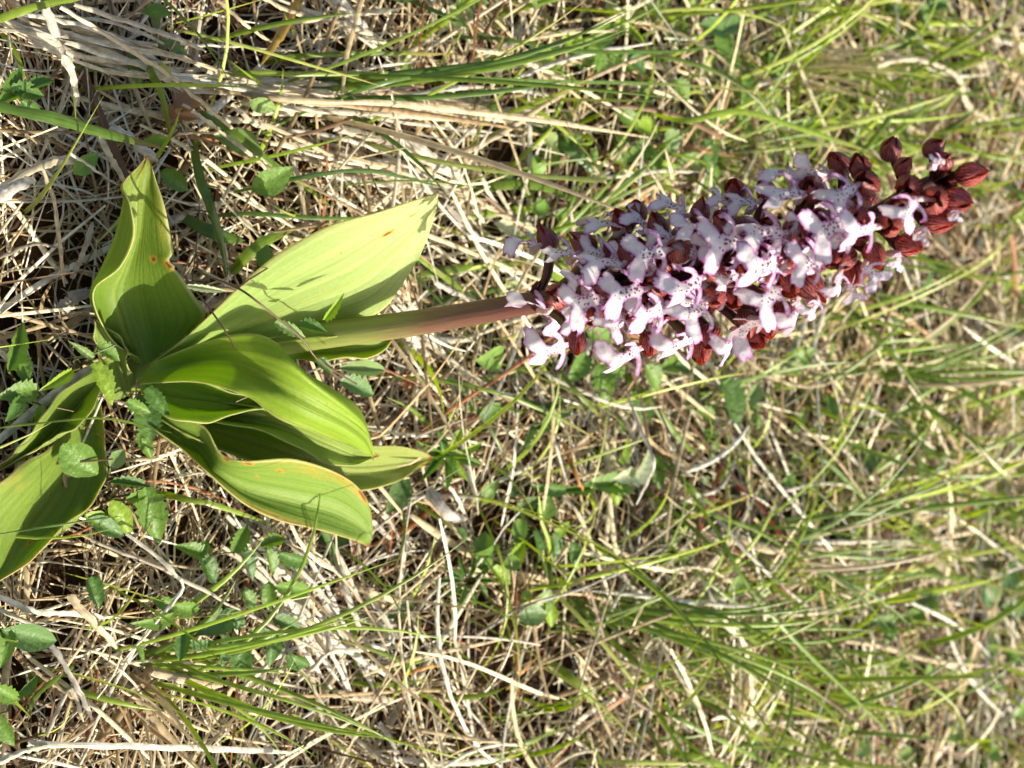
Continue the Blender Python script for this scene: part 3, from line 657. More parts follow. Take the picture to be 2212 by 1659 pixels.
def flower(hx, hy, tip, lb=None, le=None, wq=60, bud=False, back=False, hl=None, inner=False):
    """hood centre, hood tip (or None: towards the viewer), lip base, lip end, lip width, in picture points"""
    global fi; fi += 1
    r = np.random.default_rng(900 + fi)
    i, lat = axis_at(hx, hy); dax = float((AXC[i] - CAM) @ FW); ppm = 1 / (PXM * dax)          # picture points per metre
    lm = lat / ppm; rh = .015 if bud else .0135 if inner else .019
    dz = math.sqrt(max(0, rh * rh - lm * lm)) if not back else -math.sqrt(max(0, rh * rh - lm * lm))
    dep = dax - dz + r.uniform(-.002, .002)
    H = PD(hx, hy, dep)
    j = max(i - (7 if not bud else 4), int(np.searchsorted(AXQ[:, 0], 1150))); A0 = AXC[j]
    outw = unit(H - AXC[i]); tocam = -FW * (1 if not back else -.6)
    if tip is None:
        td = unit(outw * .9 + tocam * .55 + r.normal(0, .12, 3)); L = .0098 if hl is None else hl
    else:
        v2 = (np.array(tip) - (hx, hy)) / ppm; pl = np.linalg.norm(v2) * 1.7; L = max(.0095, pl * 1.05) if hl is None else hl
        dd = math.sqrt(max(0.15 * L * L, L * L - pl * pl)); td = unit(UP * v2[0] * 1.7 + np.array([1., 0, 0]) * v2[1] * 1.7 - FW * dd * (1 if not back else -1))
    axd = unit(AXC[min(i + 3, 119)] - AXC[i])
    zh = axd - td * (axd @ td) + r.normal(0, .08, 3)
    B = H - td * L * .45
    fat = r.uniform(.88, 1.06)
    me = (BUDS if bud else HOODS)[r.integers(0, 4 if bud else 7)]
    f = obj('bud' if bud else 'flower', me, orchid)
    basis(f, td, zh, B, L * .98 * fat * (.82 if bud else 1.0), L, L * .98 * fat * (.82 if bud else 1.0), orchid)
    # ovary from the axis to the flower
    mid_ = (A0 * .45 + B * .55) + axd * .0015 - td * .001
    pts = catmull(np.array([A0, mid_, B + td * .0008]), 9)
    V, F = tube(pts, np.interp(np.linspace(0, 1, 9), [0, .3, .75, 1], [.0009, .0013, .0018, .0013]) * (1 if not bud else .85), 8, .12)
    o = obj('ovary', None or np_mesh('ovary', V - A0, F, M_OVARY if r.uniform() < .5 and hx < 1800 else M_OVARY_DK), f)
    Mw = Matrix.Translation(Vector(A0)); o.matrix_basis = PW[f.name].inverted() @ Mw; PW[o.name] = Mw
    bo = obj('bract', BRACT, f); bd = unit(A0 + axd * .004 - A0 + outw * .006 + r.normal(0, .001, 3)); basis(bo, bd, outw, A0 + outw * .001, .010, .008 + .004 * (bud), .006, f)
    if lb is None: return f
    dl = dep - .0035 if not back else dep + .002
    P0 = PD(lb[0], lb[1], dl); P1 = PD(le[0], le[1], dl + r.uniform(-.003, .002))
    P0 = P0 - (P1 - P0) * .04; P1 = P1 + (P1 - P0) * .08
    P1 = P1 + (P1 - P0) * .02
    ld = P1 - P0; ll = np.linalg.norm(ld); wl = wq / ppm * 1.32
    full = ll * 1.05; ratio = min(1., wl / full)                      # how far the lip is turned away
    ang = math.acos(max(.25, ratio)) * (1 if lat < 0 else -1) * (1 if r.uniform() < .85 else -1)
    nrm = -FW; yv = unit(ld); nrm = unit(nrm - yv * (nrm @ yv)); sd = np.cross(yv, nrm)
    nz = nrm * math.cos(ang) + sd * math.sin(ang)
    lp = obj('lip', LIPS[r.integers(0, 18)], f); basis(lp, ld, nz, P0, max(wl, full * .82) * r.uniform(.92, 1.08), ll, ll * .9, f)
    # link the lip's base to the hood, and the blunt spur behind
    sp0 = P0 + yv * .0004 + FW * .0012; sp1 = P0 - unit(outw) * .003 + yv * .0045 + FW * .002
    V, F = tube(catmull(np.array([B + td * L * .35, sp0, (sp0 + sp1) / 2 + FW * .0008, sp1]), 9), np.array([.0007, .0008, .0009, .0009, .0010, .0012, .0013, .0012, .0004]), 7)
    s = obj('spur', np_mesh('spur', V - P0, F, M_SPUR), f)
    Mw = Matrix.Translation(Vector(P0)); s.matrix_basis = PW[f.name].inverted() @ Mw
    return f
FLOWERS = [
    (1184, 516, (1176, 484), (1165, 529), (1098, 524), 34), (1262, 526, (1234, 500), (1247, 548), (1183, 563), 36),
    (1344, 480, (1342, 462), (1348, 493), (1264, 487), 28), (1376, 458, (1377, 438), (1403, 500), (1354, 462), 48),
    (1421, 490, (1411, 455), (1430, 497), (1398, 510), 26), (1512, 458, (1523, 424), (1481, 464), (1416, 435), 40),
    (1356, 545, (1343, 524), (1348, 568), (1260, 576), 62), (1466, 540, None, (1442, 539), (1362, 555), 72),
    (1564, 478, None, (1535, 495), (1462, 500), 50), (1624, 520, None, (1606, 519), (1526, 532), 78),
    (1306, 612, None, None, None, 0), (1320, 640, None, (1296, 641), (1228, 667), 72), (1420, 618, None, (1392, 625), (1310, 641), 78),
    (1545, 586, None, (1520, 599), (1437, 638), 76), (1546, 640, None, (1523, 654), (1470, 698), 66),
    (1202, 640, None, (1184, 673), (1103, 659), 22), (1244, 738, (1249, 764), (1226, 745), (1148, 761), 60),
    (1356, 674, None, (1343, 677), (1312, 713), 58), (1457, 664, None, (1437, 667), (1364, 685), 62),
    (1404, 742, (1405, 768), (1385, 753), (1307, 787), 62), (1534, 728, (1530, 752), (1502, 727), (1426, 761), 58),
    (1512, 760, (1515, 784), None, None, 0), (1613, 697, None, (1601, 714), (1551, 763), 46),
    (1718, 499, None, (1697, 501), (1604, 512), 74), (1703, 566, None, (1686, 565), (1604, 581), 70),
    (1757, 412, None, (1739, 418), (1651, 435), 64), (1656, 412, (1650, 390), (1636, 440), (1574, 440), 48),
    (1590, 412, (1591, 392), (1578, 446), (1538, 421), 38), (1743, 396, None, (1728, 390), (1648, 377), 32),
    (1814, 354, (1799, 331), (1791, 374), (1715, 360), 46), (1857, 362, (1849, 336), None, None, 0),
    (1874, 394, None, (1852, 399), (1792, 443), 66), (1856, 472, None, (1825, 479), (1753, 512), 76),
    (1922, 486, None, (1894, 490), (1820, 507), 64), (1800, 556, None, (1778, 565), (1712, 573), 66),
    (1891, 551, (1905, 572), (1868, 574), (1898, 612), 46), (1824, 556, None, (1816, 588), (1806, 637), 34),
    (1850, 590, None, (1838, 612), (1847, 650), 38), (1750, 616, (1785, 645), (1769, 648), (1739, 680), 34),
    (1695, 676, (1700, 700), (1728, 642), (1698, 711), 46), (1706, 618, None, (1684, 623), (1632, 670), 78),
    (1660, 702, (1672, 722), (1640, 690), (1578, 744), 46), (1634, 730, (1646, 745), None, None, 0),
    (2020, 432, None, (1982, 428), (1944, 478), 54), (1962, 408, None, None, None, 0), (1655, 600, None, None, None, 0)]
for a in FLOWERS: flower(*a)
for (x, y, tp, hl) in ((1923, 321, (1919, 297), .0105), (1951, 358, (1958, 342), .0085), (2017, 318, (2033, 304), .0090), (2036, 347, (2044, 338), .0075), (2098, 377, (2124, 379), .0115),
                       (2068, 434, (2090, 450), .0110), (2028, 478, (2050, 493), .0115), (1964, 530, (1983, 547), .0115)):
    flower(x, y, tp, bud=True, hl=hl)
for (x, y, lb, le, wq) in ((2046, 352, (2036, 344), (2014, 352), 24), (2078, 445, (2068, 452), (2064, 476), 22), (2010, 492, (2002, 490), (1990, 522), 26), (1948, 545, (1944, 545), (1928, 576), 28)):
    flower(x, y, None, lb, le, wq, bud=True, hl=.0055)
rb = np.random.default_rng(5)
for k in range(26):            # small florets packed between the larger ones
    u = 1265 + 620 * (k + .5) / 26; i = int(np.argmin(abs(AXQ[:, 0] - u))); lat = (-1 if k % 2 else 1) * rb.uniform(8, 92) * np.interp(u, [1240, 1450, 1900], [.6, 1, .5])
    hx, hy = AXQ[i, 0] + .25 * lat, AXQ[i, 1] + lat
    flower(hx, hy, None, (hx - 14, hy + rb.uniform(-6, 10)), (hx - 66, hy + rb.uniform(-18, 30)), 46, inner=True, hl=.0088)
for k in range(20):            # the flowers on the far side of the spike
    u = 1240 + 660 * (k + .5) / 20; i = int(np.argmin(abs(AXQ[:, 0] - u))); lat = rb.uniform(-100, 100) * np.interp(u, [1240, 1500, 1900], [.75, 1, .5])
    hx, hy = AXQ[i, 0] + .25 * lat, AXQ[i, 1] + lat
    flower(hx, hy, None, (hx - 12, hy + rb.uniform(-8, 8)), (hx - 80, hy + rb.uniform(-25, 25)), 60, back=True)

# ------------------------------------------------------------------ single blades of grass and straws
def blade(name, qs, zs, wq, col, label, cat, group=None, K=20, mat=None, arch=.2, prof=None, parent=None, tip=None, upv=None, roots=False):
    """one blade: picture points, heights above the ground along it, width in picture points"""
    qs = np.array(qs, float); n = len(qs)
    zz = np.interp(np.linspace(0, 1, n), np.linspace(0, 1, len(zs)), zs) + (.009 if mat is M_STRAW else .005)
    pts = [P(x, y, z) for (x, y), z in zip(qs, zz)]
    if roots: r0 = pts[0].copy(); r0[2] = gh(r0[0], r0[1]) - .004; r0[1] -= .004; pts = [r0] + pts
    C = catmull(np.array(pts), K)
    wm = wq * PXM * np.array([(c - CAM) @ FW for c in C])
    pr = prof or [(0, .75), (.25, 1), (.6, .9), (.85, .55), (1, .05)]
    wm = wm * np.interp(np.linspace(0, 1, K), [a for a, b in pr], [b for a, b in pr])
    up = np.array([rng.normal(0, .25), -.55 + rng.normal(0, .2), .8]) if upv is None else np.array(upv)
    if mat is M_STRAW: wm = wm * (1 + rng.normal(0, .10, K)); C = C + rng.normal(0, .00015, C.shape)
    V, F = ribbons(C[None], wm[None], unit(up)[None], arch); V = V.reshape(K, 3, 3); V[:, 0] += rng.normal(0, .00012, (K, 3)); V[:, 2] += rng.normal(0, .00012, (K, 3)); V = V.reshape(-1, 3)
    LU = np.stack([np.tile([0, .5, 1.], K), np.repeat(np.linspace(0, 1, K), 3), np.full(K * 3, rng.uniform(0, 90))], 1)
    T = np.repeat(np.broadcast_to(np.array(col) * rng.uniform(.9, 1.1), (K, 3)), 3, 0).copy()
    if tip is not None:
        k = np.repeat(np.clip((np.linspace(0, 1, K) - .72) / .28, 0, 1), 3)[:, None]; T = T * (1 - k) + np.array(tip) * k
    org = C[0] if parent is None else np.array(parent.location)
    o = obj(name, np_mesh(name, V - org, F, mat or M_GRASS, {'tint': T, 'luv': LU}), parent, org if parent is None else None)
    if parent is None: tag(o, label, cat, group)
    return o
STRP = [(0, .8), (.1, 1), (.85, .9), (1, .35)]
G1, G2, G3, G4, G5 = (.15, .235, .024), (.09, .165, .024), (.23, .33, .034), (.10, .18, .05), (.31, .37, .09)
GB = 'green grass blades over the litter'
MARKS = [((318, 338), 'the yellow-tipped orchid leaf'), ((945, 413), 'the brown tip of the large pale orchid leaf'), ((806, 993), 'the drooping tip of the central orchid leaf'), ((934, 987), 'the long low orchid leaf tip'),
         ((797, 1180), 'the lowest scorched orchid leaf'), ((845, 735), 'the small stem leaf'), ((1000, 680), 'the bare purple stem'), ((1180, 510), 'the lowest upper flower'), ((1245, 745), 'the lowest side flower'),
         ((2100, 377), 'the topmost buds'), ((1700, 700), 'the sunlit side of the flowers'), ((1600, 400), 'the shaded side of the flowers'), ((715, 1405), 'the star of bleached straws'), ((275, 1430), 'the bright green tuft'),
         ((1560, 70), 'the round lobed leaf'), ((1970, 130), 'the broad curled white straw'), ((1700, 1120), 'the red withered blade'), ((1390, 1000), 'the pale downy leaf'), ((1160, 1150), 'the heap of rounded leaves'),
         ((1578, 872), 'the large pointed dark leaf'), ((900, 240), 'the flat bundle of straws'), ((100, 120), 'the wide grey leaning straw'), ((30, 400), 'the blurred wide straw'), ((560, 1200), 'the row of paired leaflets'),
         ((500, 1330), 'the grey-brown stalk'), ((30, 1380), 'the large dark oval leaves'), ((330, 1616), 'the long thick white straw'), ((100, 1100), 'the spotted orchid leaf'), ((40, 800), 'the fern-like leaf'), ((760, 45), 'the broad white slanting straw'),
         ((1280, 380), 'the folded pale blade'), ((600, 60), 'the yellow-orange blade'), ((385, 240), 'the small reddish leaf'), ((960, 985), 'the bright narrow-leaved rosette'), ((1250, 796), 'the pinnate light green leaf'),
         ((1380, 1480), 'the two parallel standing straws'), ((1780, 1450), 'the very long arching blade'), ((2000, 1310), 'the green herb among pale straws'), ((2160, 1270), 'the dark herb at the meadow edge'), ((1950, 680), 'the long tan blade'), ((1640, 190), 'the yellow stubble')]
used_labels = set()
def auto_label(kind, qs, wq, col):
    q = np.array(qs, float); L = np.linalg.norm(np.diff(q, axis=0), axis=1).sum(); m = q[len(q) // 2]
    size = ('broad ' if wq >= 16 else 'thin ' if wq <= 9 else '') + ('long ' if L > 270 else 'short ' if L < 140 else '')
    c = col
    if kind == 'straw': cw = 'white' if c[2] > .45 else 'grey' if c[2] > .38 else 'brownish grey' if c[0] < .46 and c[2] > .2 else 'brown' if c[0] < .46 else 'cream' if c[2] > .35 else 'tan'
    else: cw = 'pale green' if c[0] > .22 else 'bright green' if c[0] > .16 else 'blue-green' if c[2] > .055 else 'dark green' if c[0] < .1 else 'green'
    what = 'straw' if kind == 'straw' else 'grass blade'
    d = sorted(range(len(MARKS)), key=lambda i: np.hypot(*(np.array(MARKS[i][0]) - m)))
    for k in (0, 1, 2, 3):
        rel = 'beside ' if k == 0 and np.hypot(*(np.array(MARKS[d[k]][0]) - m)) < 130 else 'near '
        lab = (size + cw + ' ' + what + ' ' + ('lying ' if kind == 'straw' else 'leaning ') + rel + MARKS[d[k]][1])
        if lab not in used_labels: break
    used_labels.add(lab); return lab
hero = [
    ([(-30, 52), (70, 17), (210, -12)], (.05, .06, .05), 18, G3, 'bright green blade bent above a bleached grey straw'),
    ([(-20, 226), (120, 256), (240, 291), (358, 320)], (.05, .06, .05, .035), 28, G2, 'broad dark green grass blade with its point above a yellow-tipped orchid leaf'),
    ([(314, 133), (333, 170), (352, 214), (371, 314)], (.01, .03, .03, .02), 17, G1, 'short green blade pointing down beside a reddish leaflet'),
    ([(417, 290), (430, 375), (451, 436), (476, 514), (490, 600)], (.0, .03, .04, .03, .02), 22, G2, 'broad blue-green blade beside the notched yellow-tipped orchid leaf'),
    ([(437, 243), (513, 293), (587, 352), (660, 402), (720, 450)], (.02, .03, .03, .02, .01), 17, G1, 'straight green blade slanting between two orchid leaves'),
    ([(420, 166), (530, 159), (648, 160), (887, 157), (1099, 145)], (.008, .02, .03, .035, .03), 13, G3, 'long green blade lying along a row of parallel blades'),
    ([(560, 140), (648, 122), (819, 116), (990, 118)], (.005, .025, .03, .03), 13, G1, None),
    ([(540, 300), (700, 225), (830, 180), (928, 166), (1126, 174), (1404, 181), (1586, 193), (1751, 215)], (.005, .03, .05, .05, .05, .05, .05, .04), 9, G2, 'very long thin blade crossing far past a clump of yellow stubble'),
    ([(860, -10), (956, 31), (1041, 72), (1085, 92)], (.01, .03, .03, .02), 10, G2, None),
    ([(940, 78), (1075, 84), (1160, 96), (1246, 110), (1404, 112), (1500, 106), (1602, 87)], (.005, .03, .04, .05, .05, .05, .045), 10, G2, 'long dark arched blade reaching a round lobed leaf'),
    ([(505, 415), (648, 383), (750, 369), (819, 372), (904, 390), (969, 408)], (.01, .04, .05, .05, .045, .04), 10, G4, 'blue-green arched blade ending at the brown tip of an orchid leaf'),
    ([(761, 301), (887, 335), (1024, 362), (1161, 379), (1297, 388), (1302, 376), (1280, 345), (1243, 301)], (.01, .03, .045, .05, .055, .055, .05, .045), 12, G5, 'pale green blade folded back sharply on itself'),
    ([(470, 466), (540, 461), (620, 467), (727, 472), (850, 472)], (.01, .02, .025, .03, .025), 10, G2, None),
    ([(860, 505), (894, 545), (960, 598), (1026, 646), (1060, 668)], (.01, .02, .02, .015, .01), 14, G3, 'bright green blade slanting behind the purple stem'),
    ([(334, 1062), (400, 1078), (473, 1094), (601, 1138)], (.005, .02, .025, .02), 14, G3, 'bright blade passing under the lowest scorched orchid leaf'),
    ([(1000, 420), (1090, 400), (1180, 405), (1290, 460)], (.01, .02, .02, .01), 22, G1, None),
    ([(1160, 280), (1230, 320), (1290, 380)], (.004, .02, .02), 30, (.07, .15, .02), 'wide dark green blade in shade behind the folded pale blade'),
    ([(1010, 470), (1100, 455), (1200, 450)], (.005, .012, .01), 20, G3, None),
    ([(880, 600), (960, 585), (1080, 572), (1150, 570)], (.005, .015, .02, .015), 16, G1, None),
    ([(900, 655), (1000, 640), (1130, 612)], (.005, .012, .01), 18, G2, None),
    ([(820, 815), (950, 822), (1080, 850), (1200, 900), (1310, 960)], (.005, .025, .04, .04, .03), 9, G1, 'thin green blade bowed across the brown litter below the lowest flower'),
    ([(1140, 700), (1200, 790), (1250, 850), (1330, 935)], (.01, .02, .03, .02), 13, G1, None),
    ([(1330, 790), (1400, 860), (1470, 950), (1510, 985)], (.005, .03, .03, .02), 16, G1, 'stout green blade sloping down from the flowers to a serrated dark leaf'),
    ([(930, 790), (990, 830), (1040, 900), (1075, 955), (1110, 1040)], (.01, .02, .02, .02, .01), 9, (.13, .20, .06), None),
    ([(1430, 640), (1500, 690), (1600, 740), (1700, 760)], (.01, .03, .04, .04), 10, G1, None),
    ([(1400, 240), (1480, 260), (1600, 240), (1720, 275), (1830, 310), (1890, 335)], (.02, .05, .06, .06, .06, .055), 14, G3, 'bright curved blade passing behind the dark buds'),
    ([(1580, 262), (1660, 282), (1760, 308), (1850, 318)], (.01, .02, .03, .03), 12, G1, None),
    ([(2212, 800), (2100, 850), (1960, 890), (1800, 920), (1640, 930)], (.03, .04, .04, .03, .01), 8, G1, None),
    ([(1405, 1070), (1500, 1100), (1640, 1150), (1780, 1240)], (.005, .03, .04, .03), 8, G1, None),
    ([(1440, 985), (1549, 1150), (1619, 1270), (1735, 1402), (1859, 1522), (1940, 1600)], (.01, .05, .06, .06, .05, .04), 9, G1, 'very long thin blade arching across the bright meadow past two crossed straws'),
    ([(1430, 1160), (1510, 1240), (1600, 1310), (1700, 1380)], (.01, .03, .03, .02), 9, G1, None),
    ([(1404, 1350), (1520, 1400), (1640, 1450), (1780, 1470)], (.005, .03, .03, .02), 10, G3, None),
    ([(1700, 1290), (1820, 1250), (1960, 1240), (2120, 1260), (2230, 1290)], (.01, .03, .04, .04, .03), 9, G1, None),
    ([(1860, 1030), (1960, 1060), (2080, 1110), (2212, 1130)], (.01, .03, .03, .02), 8, G2, None),
    ([(1405, 975), (1500, 1060), (1560, 1110)], (.01, .03, .02), 10, G1, None),
    ([(1900, 1110), (1800, 1010), (1740, 960)], (.02, .04, .03), 9, (.15, .24, .06), None),
    ([(1404, 1620), (1520, 1640), (1650, 1690)], (.01, .03, .03), 16, G3, None),
    ([(1404, 1500), (1480, 1560), (1600, 1620), (1720, 1680)], (.01, .03, .03, .02), 12, G1, None),
    ([(1230, 1290), (1330, 1390), (1400, 1450), (1500, 1520)], (.004, .02, .03, .02), 17, G1, 'broad green blade rising right of the pale leaf litter patch'),
    ([(1190, 1430), (1260, 1490), (1330, 1570)], (.005, .02, .01), 20, G3, 'short broad bright blade standing in pale litter'),
    ([(1060, 1640), (1150, 1600), (1250, 1560)], (.005, .02, .02), 10, G1, None),
    ([(690, 1130), (715, 1180), (722, 1245)], (.03, .02, .005), 16, G4, 'short blue-green blade under the tip of the lowest orchid leaf'),
    ([(745, 1310), (760, 1360), (770, 1450)], (.01, .012, .01), 24, G3, 'broad upright pale green blade behind a star of bleached straws'),
    ([(770, 1460), (860, 1440), (960, 1415)], (.005, .015, .01), 13, G3, None),
    ([(760, 1475), (840, 1480), (940, 1465)], (.005, .015, .012), 12, G3, None),
    ([(160, 1440), (80, 1500), (60, 1560)], (.01, .02, .01), 12, G1, None),
    ([(-10, 925), (120, 910), (240, 905), (370, 935)], (.08, .085, .085, .075), 5, G1, 'hair-thin green stalk stretched across the lowest orchid leaves'),
    ([(-10, 1155), (120, 1135), (220, 1120), (262, 1115)], (.05, .05, .05, .045), 5, G2, None),
    ([(330, 30), (345, 80), (350, 130)], (.01, .012, .01), 20, (.24, .30, .10), 'pale broad upright grass shoot among straws'),
    ([(150, 85), (200, 75), (265, 68)], (.01, .012, .01), 18, G5, None),
    ([(150, 140), (220, 150), (310, 160)], (.008, .012, .01), 16, G1, None),
    ([(620, 560), (690, 530), (745, 515)], (.01, .02, .01), 22, G3, None),
    ([(500, 590), (560, 530), (660, 480)], (.01, .02, .01), 26, G1, None),
    ([(400, 470), (470, 505), (530, 520)], (.01, .02, .01), 34, G2, 'wide dark leaf blade in the shade between two orchid leaves')]
for qs, zs, wq, col, lab in hero:
    blade('grass_shoot', qs, zs, wq, col, lab or auto_label('blade', qs, wq, col), 'grass blade', GB, tip=(.30, .2, .06) if rng.uniform() < .3 else None)
for q, c, lab in (([(1300, 330), (1345, 375), (1385, 420), (1408, 440)], (.40, .13, .02), 'orange-brown dying blade beside the upper edge of the flowers'),
                  ([(648, -15), (630, 30), (600, 85), (560, 145)], (.42, .26, .05), 'broad yellow-orange blade among pale straws'),
                  ([(1590, 1050), (1640, 1090), (1690, 1160), (1735, 1180)], (.42, .05, .03), 'vivid red withered blade on green grass'),
                  ([(1215, 955), (1228, 990), (1250, 1040), (1262, 1065)], (.38, .16, .03), 'rusty orange blade in the litter under a toothed pale leaf'),
                  ([(840, 1465), (880, 1455), (930, 1440), (960, 1445)], (.42, .20, .03), 'crumpled orange leaf blade on pale straw'),
                  ([(1095, 1490), (1130, 1450), (1165, 1415)], (.38, .2, .05), 'orange and green fading blade slanting over the litter'),
                  ([(1545, 1085), (1570, 1082), (1620, 1078)], (.36, .22, .04), 'short yellow withered blade next to a red one'),
                  ([(1873, 640), (1914, 667), (1998, 718), (2080, 800)], (.33, .21, .09), 'long tan blade with an orange end beyond the flower spike'),
                  ([(1560, 1000), (1530, 1090), (1500, 1190)], (.33, .09, .04), 'dull red stalk crossing the grass'),
                  ([(1430, 310), (1520, 325), (1600, 340)], (.30, .15, .05), 'thin brown stalk above the flower spike')):
    blade('withered_shoot', q, (.008, .02, .025, .02), 9 if 'broad' not in lab else 22, c, lab, 'grass blade', 'single withered coloured blades', mat=M_STRAW)

